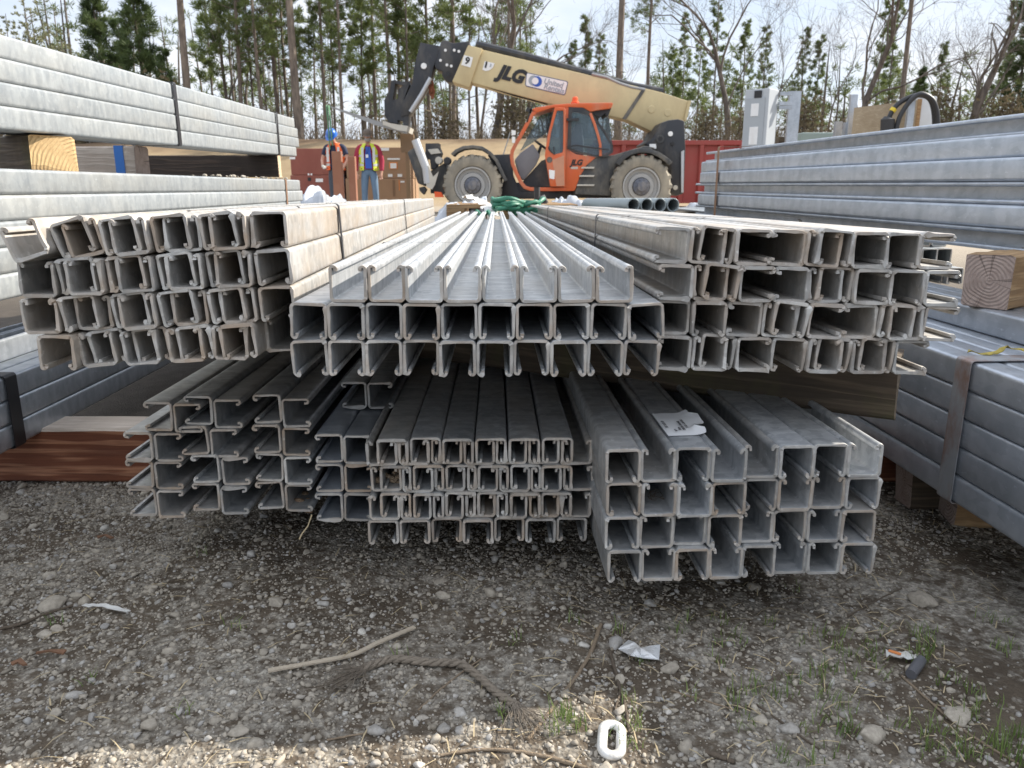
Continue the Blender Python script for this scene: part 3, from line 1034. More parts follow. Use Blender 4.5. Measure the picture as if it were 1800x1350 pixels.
def smooth_path(pts, n=6, wob=0.0, rr=rnd):
    out = []
    pts = [Vector(p) for p in pts]
    for i in range(len(pts) - 1):
        p0, p1, p2, p3 = pts[max(i - 1, 0)], pts[i], pts[i + 1], pts[min(i + 2, len(pts) - 1)]
        for k in range(n):
            t = k / n
            q = .5 * ((2 * p1) + (p2 - p0) * t + (2 * p0 - 5 * p1 + 4 * p2 - p3) * t * t + (-p0 + 3 * p1 - 3 * p2 + p3) * t ** 3)
            out.append(q + Vector((rr.uniform(-wob, wob), rr.uniform(-wob, wob), rr.uniform(-wob, wob))))
    return out + [pts[-1]]


M["twig"] = plain("twig_bark", (.23, .175, .12), .9, 0, .35, 60, .4)
M["twig_dark"] = plain("twig_dark", (.11, .085, .062), .9, 0, .35, 60, .4)
M["straw"] = plain("dry_straw", (.42, .34, .21), .85, 0, .3, 40)
M["lath"] = plain("lath_wood", (.47, .40, .31), .85, 0, .15, 50, .3)
M["rope"] = plain("old_rope", (.25, .21, .165), .95, 0, .3, 120, .5)
M["white_plastic"] = plain("white_plastic", (.66, .66, .64), .5, 0, .08, 60, .15, dirt=(.36, .32, .26), dirt_amt=.9)
M["foil"] = plain("foil_scrap", (.66, .67, .68), .35, .25, .12, 60, .3, dirt=(.3, .27, .22), dirt_amt=.8)
M["orange_scrap"] = plain("orange_print", (.65, .22, .06), .5, 0, .2, 30)
M["bark"] = plain("bark_chip", (.20, .105, .06), .9, 0, .35, 50, .4)
M["black_rubber"] = plain("black_rubber", (.03, .03, .032), .6, 0, .2, 20)
M["mud"] = plain("dried_mud", (.34, .255, .175), .95, 0, .3, 60, .6)
M["clod"] = plain("dirt_clod", (.27, .185, .12), .95, 0, .3, 60, .6)


def stick(pts, r0, r1, mat, label, forks=(), name="twig", cat="twig", seed=0):
    rr = random.Random(seed)
    pa = smooth_path(on_ground(pts, r0 * .8), 7, r0 * .25, rr)
    n = len(pa)
    mb = MB()
    mb.tube(pa, [r0 + (r1 - r0) * i / (n - 1) + rr.uniform(-.1, .15) * r0 for i in range(n)], 7)
    for fk in forks:
        q = smooth_path(on_ground(fk, r1), 5, r1 * .3, rr)
        mb.tube(q, [r1 * (1 - .6 * i / (len(q) - 1)) for i in range(len(q))], 5)
    o = mb.build(name, mat, smooth=60)
    return tag(o, label, cat)


stick([(928, 1302), (975, 1240), (1030, 1165), (1056, 1100)], .0017, .0026, M["twig"], "long bent brown stem right of the frayed rope", seed=1)
stick([(1072, 1148), (1088, 1205), (1098, 1240), (1106, 1292)], .0022, .0016, M["twig_dark"], "dark forked twig above the white ring", forks=[[(1090, 1220), (1082, 1250), (1095, 1275)]], seed=2)
stick([(770, 1330), (850, 1320), (930, 1326), (1030, 1352)], .0016, .0022, M["twig"], "reddish thin stem along the bottom edge in the sunlight", seed=3)
stick([(0, 1108), (40, 1098), (85, 1080), (130, 1066)], .0024, .0014, M["twig_dark"], "dark stem at the left edge behind the flat stone", seed=4)
stick([(1490, 1085), (1530, 1062), (1585, 1035)], .0014, .001, M["twig_dark"], "thin dark twig near the foot of the right stack", seed=5)
stick([(1585, 1190), (1640, 1240), (1700, 1290), (1790, 1345)], .0014, .0012, M["twig"], "long thin stem in the bottom right corner", forks=[[(1640, 1240), (1690, 1250), (1730, 1262)]], seed=6)
stick([(1180, 1215), (1250, 1236), (1300, 1252)], .0011, .0009, M["twig"], "short thin stem in the grass right of the blocky stone", seed=7)
stick([(1330, 1240), (1375, 1272), (1420, 1305), (1450, 1325)], .0014, .001, M["twig_dark"], "dark twig beside the light wedge stone", seed=8)
stick([(575, 1302), (620, 1294), (670, 1285)], .0012, .0009, M["twig"], "short stem near the bottom, left of the bluish stone", seed=9)
stick([(1240, 1325), (1275, 1337), (1290, 1342)], .0028, .0022, M["twig_dark"], "stubby dark twig at the bottom right of the ring", seed=10)
stick([(735, 1250), (790, 1200), (845, 1160)], .0012, .0009, M["twig"], "thin grey stem crossing under the rope", seed=11)
stick([(985, 1105), (1040, 1125)], .001, .0008, M["twig"], "very short twig left of the long bent stem", seed=12)

# wood lath
pa = smooth_path(on_ground([(472, 1187), (560, 1171), (622, 1158), (668, 1136), (729, 1110)], .006), 6)
mb = MB()
for i in range(len(pa) - 1):
    pass
vs, fs = [], []
for i, p in enumerate(pa):
    t = (pa[min(i + 1, len(pa) - 1)] - pa[max(i - 1, 0)]).normalized()
    sd_ = Vector((-t.y, t.x, 0))  .normalized() * .0030
    up_ = Vector((0, 0, .0010))
    vs += [p - sd_ - up_, p + sd_ - up_, p + sd_ + up_, p - sd_ + up_]
for i in range(len(pa) - 1):
    for k in range(4):
        fs.append((i * 4 + k, i * 4 + (k + 1) % 4, i * 4 + 4 + (k + 1) % 4, i * 4 + 4 + k))
fs += [(3, 2, 1, 0), tuple(len(vs) - 4 + k for k in range(4))]
mb.add(vs, fs)
tag(mb.build("wood_lath", M["lath"], smooth=0), "thin pale wooden lath lying bent on the gravel", "lath")

# rope of three strands with frayed ends
pr_ = smooth_path(on_ground([(640, 1183), (690, 1166), (750, 1172), (805, 1174), (835, 1192), (868, 1222), (905, 1248)], .006), 16, .0004)
mb = MB()
acc = 0.0
for s3 in range(3):
    st_, acc = [], 0.0
    for i, p in enumerate(pr_):
        if i: acc += (p - pr_[i - 1]).length
        t = (pr_[min(i + 1, len(pr_) - 1)] - pr_[max(i - 1, 0)]).normalized()
        sx_ = t.cross(Vector((0, 0, 1))).normalized(); up_ = sx_.cross(t)
        a = acc * 190 + s3 * 2.094
        st_.append(p + (sx_ * math.cos(a) + up_ * math.sin(a)) * .0025)
    mb.tube(st_, .0026, 6)
rp = mb.build("old_rope", M["rope"], smooth=60)
tag(rp, "frayed grey brown twisted rope lying on the gravel", "rope")
rr = random.Random(4)
for (c0, dirs, n) in (((640, 1183), (-1, .35), 60), ((905, 1248), (.4, -.6), 45)):
    mb = MB()
    c3 = on_ground([c0], .005)[0]
    for k in range(n):
        a = math.atan2(dirs[1], dirs[0]) + rr.gauss(.55 if dirs[0] < 0 else 0, .42)
        if dirs[0] < 0: a = math.pi + rr.uniform(.15, 1.25)
        ln = rr.uniform(.02, .062)
        d = Vector((math.cos(a), math.sin(a), 0))
        pts = [c3 + Vector((rr.gauss(0, .003), rr.gauss(0, .003), rr.uniform(0, .004)))]
        for q in range(1, 5):
            d.rotate(Euler((0, 0, rr.gauss(0, .18))))
            pts.append(pts[-1] + d * ln / 4 + Vector((0, 0, rr.uniform(-.0012, .0012))))
        mb.tube(pts, [.0007, .0006, .0006, .0005, .0003], 3)
    mb.build("rope_fray", M["rope"], rp, smooth=0)


def ribbon(pts, wd, mat, name, label, cat, th=.0012, curl=.0, seed=0):
    rr = random.Random(seed)
    mb = MB(); vs, fs = [], []
    for i, p in enumerate(pts):
        t = (pts[min(i + 1, len(pts) - 1)] - pts[max(i - 1, 0)]).normalized()
        sd_ = Vector((-t.y, t.x, rr.uniform(-curl, curl))).normalized() * (wd * rr.uniform(.75, 1.1))
        up_ = Vector((0, 0, th / 2)); p = p + Vector((0, 0, rr.uniform(0, curl * .006)))
        vs += [p - sd_ - up_, p + sd_ - up_, p + sd_ + up_, p - sd_ + up_]
    for i in range(len(pts) - 1):
        for k in range(4): fs.append((i * 4 + k, i * 4 + (k + 1) % 4, i * 4 + 4 + (k + 1) % 4, i * 4 + 4 + k))
    fs += [(3, 2, 1, 0), tuple(len(vs) - 4 + k for k in range(4))]
    mb.add(vs, fs)
    return tag(mb.build(name, mat, smooth=50), label, cat)


ribbon(smooth_path(on_ground([(149, 1073), (185, 1074), (228, 1084)], .007), 5), .0036, M["white_plastic"], "plastic_strip", "narrow white plastic strip lying on the gravel at left", "litter", curl=.3, seed=1)
ribbon(smooth_path(on_ground([(1556, 1159), (1585, 1163), (1612, 1166)], .008), 4), .0055, M["white_plastic"], "paper_scrap", "small white and orange paper scrap on the gravel at right", "litter", curl=.3, seed=2)
ribbon(smooth_path(on_ground([(1560, 1157), (1582, 1164)], .0105), 4), .0022, M["orange_scrap"], "orange_print", None, None, th=.0008, seed=3)
_pr = bpy.data.objects["orange_print"]; _pr.parent = bpy.data.objects["paper_scrap"]
ribbon(on_ground([(66, 1158), (90, 1154), (116, 1158)], .007), .0028, M["bark"], "bark_chip", "orange brown bark chip on the gravel at the left", "bark chip", th=.0022, curl=.4, seed=4)
ribbon(on_ground([(22, 1178), (36, 1172), (46, 1180)], .006), .0028, M["bark"], "bark_chip", "smaller orange bark chip at the left edge below the other", "bark chip", th=.0022, curl=.4, seed=5)
ribbon(on_ground([(172, 952), (186, 948), (198, 953)], .006), .0028, M["bark"], "bark_chip", "red brown bark chip below the red brown timber", "bark chip", th=.0022, curl=.4, seed=6)
# torn foil
mb = MB()
rr = random.Random(8)
cs = on_ground([(1086, 1150), (1104, 1140), (1130, 1150), (1160, 1146), (1158, 1168), (1128, 1166), (1108, 1168)], .006)
ctr_ = on_ground([(1125, 1156)], .013)[0]
cs = [c + Vector((0, 0, rr.uniform(0, .006))) for c in cs]
mids = [(c + ctr_) / 2 + Vector((0, 0, rr.uniform(-.004, .006))) for c in cs]
vs = cs + mids + [ctr_]
fs = []
n = len(cs)
for i in range(n):
    j = (i + 1) % n
    fs += [(i, j, n + j, n + i), (n + i, n + j, 2 * n)]
vs2 = vs + [v - Vector((0, 0, .0008)) for v in vs]
k = len(vs)
fs2 = fs + [tuple(k + q for q in reversed(f)) for f in fs] + [(i, k + i, k + (i + 1) % n, (i + 1) % n) for i in range(n)]
mb.add(vs2, fs2)
tag(mb.build("foil_scrap", M["foil"], smooth=0, fix=False), "torn crumpled silvery white foil on the gravel", "litter")
# dark hose stub
a, b_ = on_ground([(1600, 1194), (1618, 1168)], .006)
mb = MB(); mb.tube([a, a.lerp(b_, .5), b_], [.006, .0062, .006], 14)
mb.tube([b_, b_ + (b_ - a).normalized() * .0006], [.0042, .0042], 12)
tag(mb.build("hose_stub", plain("grey_hose", (.10, .10, .11), .5), smooth=50), "short dark grey hose stub beside the orange paper scrap", "hose")
# white ring
c3 = Gs(1075, 1309)
mb = MB()
pp = []
hw, hl = .0093, .0115
for k in range(40):
    a = 2 * math.pi * k / 40
    pp.append(Vector((hw * math.cos(a), hw * math.sin(a) + (hl if math.sin(a) > 0 else -hl), 0)))
vs, fs = [], []
nk = 10
for i, p in enumerate(pp):
    t = (pp[(i + 1) % 40] - pp[i - 1]).normalized(); o_ = Vector((t.y, -t.x, 0))
    for k in range(nk):
        a = 2 * math.pi * k / nk
        vs.append(p + o_ * math.cos(a) * .0052 + Vector((0, 0, math.sin(a) * .0042)))
for i in range(40):
    for k in range(nk):
        fs.append((i * nk + k, ((i + 1) % 40) * nk + k, ((i + 1) % 40) * nk + (k + 1) % nk, i * nk + (k + 1) % nk))
mb.add(vs, fs)
o = mb.build("oval_ring", M["white_plastic"], smooth=60)
o.location = (c3.x, c3.y, gh(c3.x, c3.y) + .006); o.rotation_euler = (.06, .05, R(-9))
tag(o, "thick white oval ring lying on the gravel at the bottom", "ring")

# ------------------------------------------------------------------ grass, straw
rr = random.Random(17)
gb, sb = [], []
gfaces = []
def blade(store, base, h, lean, wd, az):
    d = Vector((math.cos(az), math.sin(az), 0)); s_ = Vector((-d.y, d.x, 0)) * wd
    p1 = base + d * lean * .35 + Vector((0, 0, h * .6)); p2 = base + d * lean + Vector((0, 0, h))
    store += [base - s_, base + s_, p1 + s_ * .7, p1 - s_ * .7, p2]
TUFT = []
for _ in range(120):
    px, py = rr.uniform(1080, 1800), rr.uniform(1085, 1345)
    if rr.random() < ((px - 900) / 900) ** .7: TUFT.append((px, py, rr.uniform(.4, 1)))
TUFT += [(1000, 1270, 1.6), (985, 1262, 1.3), (1015, 1280, 1.2), (975, 1290, 1), (1755, 1320, 1.8), (1780, 1300, 1.6), (1790, 1345, 1.6), (1360, 1225, 1.3), (1290, 1230, 1.2), (1395, 1200, 1), (900, 1130, .8), (415, 1100, .6), (160, 1200, .5), (330, 1250, .5), (880, 1260, .8), (700, 1150, .5), (1490, 1290, 1.4), (1650, 1290, 1.3), (1410, 1130, .9), (1400, 1040, .5), (360, 975, .5), (100, 1095, .5), (1010, 1090, .6)]
for px, py, s_ in TUFT:
    c3 = on_ground([(px, py)], 0)[0]
    for k in range(int(11 * s_) + 4):
        az = rr.uniform(0, 6.28)
        base = c3 + Vector((rr.gauss(0, .006), rr.gauss(0, .006), -.002))
        blade(gb, base, rr.uniform(.008, .024) * (.6 + .5 * s_), rr.uniform(.002, .016), rr.uniform(.0004, .0008), az)
for _ in range(1500):
    y = rr.uniform(.55, 1.3); x = rr.uniform(-.72, .72) * y
    if rr.random() > (.35 + .5 * (x > 0)): continue
    c3 = Vector((x, y, gh(x, y) + .003)); az = rr.uniform(0, 6.28); ln = rr.uniform(.006, .035)
    d = Vector((math.cos(az), math.sin(az), rr.uniform(-.05, .12))) * ln; s2 = Vector((-math.sin(az), math.cos(az), 0)) * rr.uniform(.0003, .0008)
    m2 = c3 + d * .5 + Vector((0, 0, ln * .08))
    sb += [c3 - s2, c3 + s2, m2 + s2, m2 - s2, c3 + d]
def blades_obj(name, store, mat):
    v = np.array([tuple(p) for p in store]); n = len(v) // 5
    b0 = np.arange(n) * 5
    f = np.concatenate([np.stack([b0, b0 + 1, b0 + 2], 1), np.stack([b0, b0 + 2, b0 + 3], 1), np.stack([b0 + 3, b0 + 2, b0 + 4], 1)])
    return link(name, np_mesh(name, v, f, mat))
def leaf_mat(name, c1, c2, rough=.6, trans=.25, nscale=8.0):
    m, nt, b = new_mat(name)
    oi = N(nt, "ShaderNodeObjectInfo")
    c = mix(nt, ramp(nt, noise(nt, nscale, 3), [(.3, 0.0), (.7, 1.0)]), c1, c2)
    mr = N(nt, "ShaderNodeMapRange"); mr.inputs["To Min"].default_value = .75; mr.inputs["To Max"].default_value = 1.25
    nt.links.new(oi.outputs["Random"], mr.inputs["Value"]); c = mix(nt, 1.0, c, mr.outputs[0], "MULTIPLY")
    nt.links.new(c, b.inputs["Base Color"]); b.inputs["Roughness"].default_value = rough
    tr = N(nt, "ShaderNodeBsdfTranslucent"); nt.links.new(c, tr.inputs["Color"])
    mx = N(nt, "ShaderNodeMixShader"); mx.inputs[0].default_value = trans
    nt.links.new(b.outputs[0], mx.inputs[1]); nt.links.new(tr.outputs[0], mx.inputs[2])
    nt.links.new(mx.outputs[0], nt.nodes["Material Output"].inputs["Surface"])
    return m
M["grass"] = leaf_mat("young_grass", (.10, .17, .035), (.20, .25, .075), nscale=25)
tag(blades_obj("grass", gb, M["grass"]), "sparse young grass growing in the gravel", "grass", kind="stuff")
tag(blades_obj("straw_litter", sb, M["straw"]), "dry straw and pine needles scattered over the gravel", "straw", kind="stuff")


# ------------------------------------------------------------------ small things in and on the bundles
def clods(px, py, Y, n, spread, rad, mat, name, label, cat, seed, sink=0.0):
    rs = np.random.RandomState(seed)
    c3 = P(px, py, Y)
    pos = np.stack([rs.normal(0, spread[0], n), np.abs(rs.normal(0, spread[1], n)), np.abs(rs.normal(0, spread[2], n))], 1)
    r_ = rs.uniform(.35, 1.0, n) * rad
    pos[:, 2] += r_ * .4
    v, f = stones(pos, r_, ICO2_V, ICO2_F, .2, rs)
    o = link(name, np_mesh(name, v, f, mat)); o.location = c3
    return tag(o, label, cat)


clods(528, 902, 1.03, 26, (.007, .02, .006), .0062, M["clod"], "dirt_clods", "brown dirt clods in a bottom channel of the lower left bundle", "dirt", 3)
clods(524, 810, 1.03, 34, (.007, .02, .004), .0035, M["stone"], "gravel_heap", "grey gravel inside a second row channel of the lower left bundle", "gravel", 4)
clods(357, 758, 1.03, 6, (.006, .01, .002), .0062, M["clod"], "dirt_clods", "dirt clod in the nested channels atop the lower left bundle", "dirt", 5)
clods(694, 854, .975, 40, (.0095, .008, .010), .0058, M["mud"], "mud_nest", "dried mud plug filling one channel of the lower middle bundle", "mud", 6)
clods(1134, 954, .86, 2, (.002, .003, .001), .0045, plain("orange_pebble", (.5, .24, .10), .9), "orange_pebble", "small orange pebble in a channel of the lower right bundle", "stone", 7)
# straw nest
mb = MB(); rr = random.Random(3); c3 = P(1160, 893, .87)
for k in range(60):
    a = rr.uniform(0, 6.28); ctr2 = c3 + Vector((rr.gauss(0, .003), abs(rr.gauss(0, .02)), rr.uniform(.001, .010)))
    pts = [ctr2 + Vector((math.cos(a + t) * .010, math.sin(a + t) * .012, rr.uniform(-.001, .002))) for t in (0, .5, 1.0, 1.5)]
    mb.tube(pts, .00035, 3)
tag(mb.build("straw_nest", M["twig"], smooth=0), "little straw nest in a channel of the lower right bundle", "nest")
# dangling plastic
mb_p = [P(548, 905, .985), P(541, 925, .98), P(531, 938, .975), P(526, 948, .97)]
ribbon(mb_p, .0018, M["straw"], "dry_leaf", "dry leaf blade hanging under the lower left bundle", "leaf", th=.0006, seed=9)

# paper label with printed lines, torn, on a top channel of the lower right bundle
M["paper"] = plain("label_paper", (.70, .71, .72), .6, 0, .04, 30, dirt=(.5, .47, .42), dirt_amt=.35)
M["ink"] = plain("print_ink", (.05, .05, .055), .6)


def text_obj(name, s_, size, Mx, mat, parent=None, offset=0.0, shear=0.0, extr=.0004, spacing=1.0, align="CENTER"):
    cu = bpy.data.curves.new(name, "FONT")
    cu.body = s_; cu.size = size; cu.offset = offset; cu.shear = shear; cu.extrude = extr; cu.space_character = spacing
    cu.align_x = align; cu.align_y = "CENTER"; cu.resolution_u = 3
    t = bpy.data.objects.new(name, cu); COL.objects.link(t)
    dg = bpy.context.evaluated_depsgraph_get()
    me = bpy.data.meshes.new_from_object(t.evaluated_get(dg))
    bpy.data.objects.remove(t)
    me.materials.clear(); me.materials.append(mat)
    me.transform(Mx)
    return link(name, me, parent)


def on_bundle_top(B, px, py, z):
    "where the view ray meets the plane z of the bundle"
    d = ray(px, py); o_ = Vector((0, 0, CAM_H))
    t = (B.at(0, 0, z) - o_).dot(B.ez) / d.dot(B.ez)
    q = o_ + d * t - B.O
    return q.dot(B.ex), q.dot(B.ey)


zt_ = 4 * .0417 + .0014
x0_, y0_ = on_bundle_top(BR, 1178, 766, zt_); x2_, y2_ = on_bundle_top(BR, 1148, 727, zt_)
lw, ll = .043, max(.05, y2_ - y0_)
LBM = Matrix.Translation(BR.at(x0_ - .002, y0_, zt_)) @ BR.Rm.to_4x4()
mb = MB()
gw, gl = 9, 14
vs, fs = [], []
rl_ = random.Random(12)
for j in range(gl + 1):
    tear = rl_.uniform(.0, .006) + (.008 if 5 < j < 12 else .0) - (.006 if j in (3, 4) else 0)
    for i in range(gw + 1):
        u, v_ = i / gw, j / gl
        k_ = max(0, u - .7) / .3
        vs.append((u * lw + tear * k_, v_ * ll + (.002 if j == 0 else 0) * u, .0016 * math.sin(v_ * 7) ** 2 * u + k_ ** 2 * (.0035 + .002 * math.sin(v_ * 9))))
for j in range(gl):
    for i in range(gw):
        fs.append((j * (gw + 1) + i, j * (gw + 1) + i + 1, (j + 1) * (gw + 1) + i + 1, (j + 1) * (gw + 1) + i))
kk = len(vs)
vs += [(x, y, z - .0004) for x, y, z in vs]
fs += [tuple(kk + q for q in reversed(f)) for f in fs]
mb.add(vs, fs)
lab_o = mb.build("paper_label", M["paper"], smooth=50, fix=False)
lab_o.matrix_world = LBM
tag(lab_o, "torn white printed label on the lower right bundle", "label")
for (tx, ty, sz, s_) in ((.10, .42, .0052, "HS1 SS-20 H9"), (.29, .16, .0046, "RL 0"), (.42, .22, .0046, "Surge"), (.55, .36, .0046, "ITEM IN CHANNEL"), (.68, .44, .0046, "12 GA 1-5/8 HDG")):
    mx_ = Matrix.Translation((tx * lw, ty * ll, .0022)) @ Matrix.Rotation(R(90), 4, "Z")
    text_obj("lettering", s_, sz, mx_, M["ink"], lab_o, offset=.00008, extr=.0001)
# ------------------------------------------------------------------ the telehandler
def q8(zx, zy): return (660 + zx / 3.103, 50 + zy / 3.103)
def q5(zx, zy): return (880 + zx / 5.294, 160 + zy / 5.294)
def q4(zx, zy): return (660 + zx / 4.5, 60 + zy / 4.5)


M["boom_paint"] = plain("boom_cream", (.58, .475, .265), .5, 0, .08, 3, dirt=(.40, .31, .18), dirt_amt=.6)
M["orange"] = plain("cab_orange", (.60, .11, .026), .45, 0, .1, 4, coat=.1, dirt=(.42, .25, .17), dirt_amt=.75)
M["black_paint"] = plain("black_paint", (.022, .024, .030), .5, 0, .2, 5, dirt=(.17, .15, .12), dirt_amt=.5)
M["dusty_black"] = plain("dusty_black", (.05, .052, .055), .65, 0, .2, 4, dirt=(.28, .25, .2), dirt_amt=.75)
M["tyre"] = plain("dusty_tyre", (.22, .20, .165), .9, 0, .25, 5, .3, dirt=(.42, .37, .285), dirt_amt=.9)
M["rim"] = plain("rim_grey", (.36, .36, .355), .6, .1, .12, 5, dirt=(.42, .37, .29), dirt_amt=.6)
M["hub"] = plain("hub_blue_grey", (.12, .13, .16), .6, .2, .3, 9, dirt=(.35, .3, .24), dirt_amt=.6)
M["steel_dull"] = plain("dull_steel", (.30, .30, .30), .45, .6, .15, 9)
M["silver"] = plain("silver_paint", (.48, .50, .53), .4, .4, .1, 6, dirt=(.45, .4, .33), dirt_amt=.5)
M["white_paint"] = plain("white_paint", (.78, .78, .77), .45, 0, .04, 10)
M["cab_grey"] = plain("cab_interior", (.20, .20, .215), .7, 0, .15, 5)
M["mud_plate"] = plain("muddy_plate", (.50, .47, .41), .7, 0, .15, 6)
M["rust"] = plain("rusty_iron", (.20, .065, .03), .8, .1, .35, 12)
M["text_black"] = plain("text_black", (.015, .015, .017), .5)
M["logo_blue"] = plain("emblem_blue", (.03, .10, .42), .5)
M["logo_grey"] = plain("emblem_grey", (.32, .36, .40), .5)
M["beacon"] = plain("beacon_orange", (.75, .10, .02), .25)
m, nt, b = new_mat("cab_glass")
b.inputs["Base Color"].default_value = (.16, .21, .25, 1); b.inputs["Roughness"].default_value = .03
gt = N(nt, "ShaderNodeBsdfTransparent"); gt.inputs["Color"].default_value = (.72, .80, .84, 1)
gmx = N(nt, "ShaderNodeMixShader"); gmx.inputs[0].default_value = .34
nt.links.new(gt.outputs[0], gmx.inputs[1]); nt.links.new(b.outputs[0], gmx.inputs[2])
nt.links.new(gmx.outputs[0], nt.nodes["Material Output"].inputs["Surface"])
M["glass"] = m

tele = empty("telehandler", (P(980, 332, 17.5).x, 17.5, 0))
tag(tele, "orange and cream telescopic handler with raised boom and forks", "telehandler")
TI = Matrix.Translation(-Vector(tele.location))


def part(mb, name, mat, parent=tele, smooth=35, bevel=0.0):
    mb.v = [tuple(TI @ Vector(v)) for v in mb.v]
    return mb.build(name, mat, parent, smooth, bevel)


def ext(mb, poly, y0, y1, mi=0):
    "outline seen in the photograph at distance y0, pushed straight back to y1"
    a = [P(x, y, y0) for x, y in poly]
    return mb.prism(a, [Vector((p.x, y1, p.z)) for p in a], mi)


def seg(mb, pts, y, rad, n=8):
    return mb.tube([P(px, py, y) for px, py in pts], rad, n)


YB = 17.75
bm_ = MB(); ext(bm_, [q8(*p) for p in ((575, 113), (1560, 348), (1712, 398), (1690, 500), (1600, 545), (1527, 572), (1370, 497), (940, 408), (512, 292))], YB, YB + .55)
boom = part(bm_, "boom", M["boom_paint"], bevel=.02)
m1 = MB(); ext(m1, [q8(*p) for p in ((505, 90), (584, 110), (512, 322), (418, 290))], YB - .05, YB + .6)
part(m1, "boom_collar", M["boom_paint"], bevel=.015)
m1 = MB(); ext(m1, [q8(*p) for p in ((1707, 392), (1722, 394), (1697, 502), (1684, 498))], YB - .03, YB + .58)
part(m1, "boom_end_plate", M["boom_paint"], boom)
m1 = MB(); ext(m1, [q8(*p) for p in ((1450, 338), (1470, 340), (1366, 498), (1346, 492))], YB - .02, YB - .001)
part(m1, "boom_band", M["dusty_black"], boom)
m1 = MB(); seg(m1, [q8(*p) for p in ((548, 90), (800, 150), (1200, 262), (1400, 318), (1565, 348))], YB + .2, .095, 10)
part(m1, "hose_rail", M["black_paint"], boom)
m1 = MB(); seg(m1, [q8(*p) for p in ((1180, 250), (1260, 268), (1330, 300), (1400, 322), (1470, 335))], YB + .02, .035, 8)
part(m1, "hydraulic_hose", M["steel_dull"], boom)
m1 = MB(); seg(m1, [q8(*p) for p in ((560, 300), (760, 365), (940, 412))], YB + .1, .025, 6)
part(m1, "hydraulic_hose", M["black_rubber"], boom)
for cx_, r_ in ((1505, 20), (1595, 20)):
    m1 = MB(); c_ = P(*q8(cx_, 442 + (cx_ - 1505) * .2), YB); m1.lathe([(0, -.012), (.07, -.012), (.085, 0), (.085, .01)], c_, n=24)
    part(m1, "boom_boss", M["boom_paint"], boom)
m1 = MB(); ext(m1, [q8(*p) for p in ((357, 72), (380, 62), (420, 80), (515, 68), (508, 100), (432, 292), (392, 292), (362, 258), (365, 235), (330, 222), (322, 200))], YB - .02, YB + .55)
head = part(m1, "boom_head", M["black_paint"], bevel=.02)
m1 = MB()
for zx, zy in ((382, 120), (355, 175), (430, 120), (455, 126), (390, 200), (414, 206)):
    m1.lathe([(0, -.035), (.02, -.035), (.025, -.018)], P(*q8(zx, zy), YB), n=10)
for k in range(0): pass
bolts = m1
for zx, zy in ((382, 120), (355, 175), (430, 120), (455, 126), (390, 200), (414, 206)):
    m1 = MB(); m1.lathe([(0, -.035), (.028, -.035), (.032, -.018)], P(*q8(zx, zy), YB), n=10); part(m1, "bolt", M["white_paint"], head)
m1 = MB(); m1.lathe([(0, -.03), (.055, -.03), (.06, 0)], P(*q8(397, 248), YB), n=14); part(m1, "pin_hole", M["text_black"], head)
m1 = MB(); ext(m1, [q8(*p) for p in ((245, 76), (352, 96), (338, 160), (300, 242), (318, 205), (300, 285), (250, 370), (185, 470), (140, 480), (150, 400), (200, 300), (215, 190))], YB - .0, YB + .5)
jib = part(m1, "boom_nose", M["black_paint"], bevel=.02)
m1 = MB(); m1.lathe([(0, -.03), (.06, -.03), (.065, 0)], P(*q8(264, 205), YB), n=14); part(m1, "pin_cap", M["white_paint"], jib)
m1 = MB(); seg(m1, [q8(*p) for p in ((300, 270), (250, 360), (190, 455))], YB - .02, .045, 8); part(m1, "tilt_cylinder", M["silver"], jib)
# fork carriage with gaps
m1 = MB()
for pl in (((85, 285), (110, 280), (92, 400), (70, 400)), ((48, 390), (80, 330), (92, 400), (80, 470), (50, 480)), ((100, 285), (180, 290), (165, 315), (110, 300)),
           ((60, 395), (150, 380), (185, 470), (170, 505), (120, 500), (60, 470)), ((50, 470), (110, 480), (125, 520), (70, 510)), ((150, 480), (182, 470), (178, 560), (150, 545)), ((128, 330), (180, 288), (185, 305), (150, 400), (120, 400))):
    ext(m1, [q8(*p) for p in pl], YB + .02 + .02 * len(m1.f) / 60, YB + .45)
carr = part(m1, "fork_carriage", M["black_paint"], bevel=0)
m1 = MB(); ext(m1, [q8(*p) for p in ((40, 505), (95, 520), (178, 532), (170, 562), (120, 555), (40, 525))], YB - .25, YB + .75)
part(m1, "fork_backrest_bar", M["mud_plate"], carr)
for yy in (YB - .2, YB + .62):
    m1 = MB(); ext(m1, [(715, 229), (715, 235), (660, 220), (577, 187), (577, 185)], yy, yy + .11)
    part(m1, "fork", M["steel_dull"])
m1 = MB()
for k in range(4):
    c_ = P(*q8(302 + 3 * k, 308 + k * 18), YB + .1)
    vs = []
    m1.tube([c_ + Vector((math.cos(a) * (.05 if k % 2 == 0 else .015), math.sin(a) * .04 if k % 2 else 0, math.sin(a) * .09)) for a in [i * .7 for i in range(10)]], .022, 5)
part(m1, "lifting_chain", M["rust"], head)

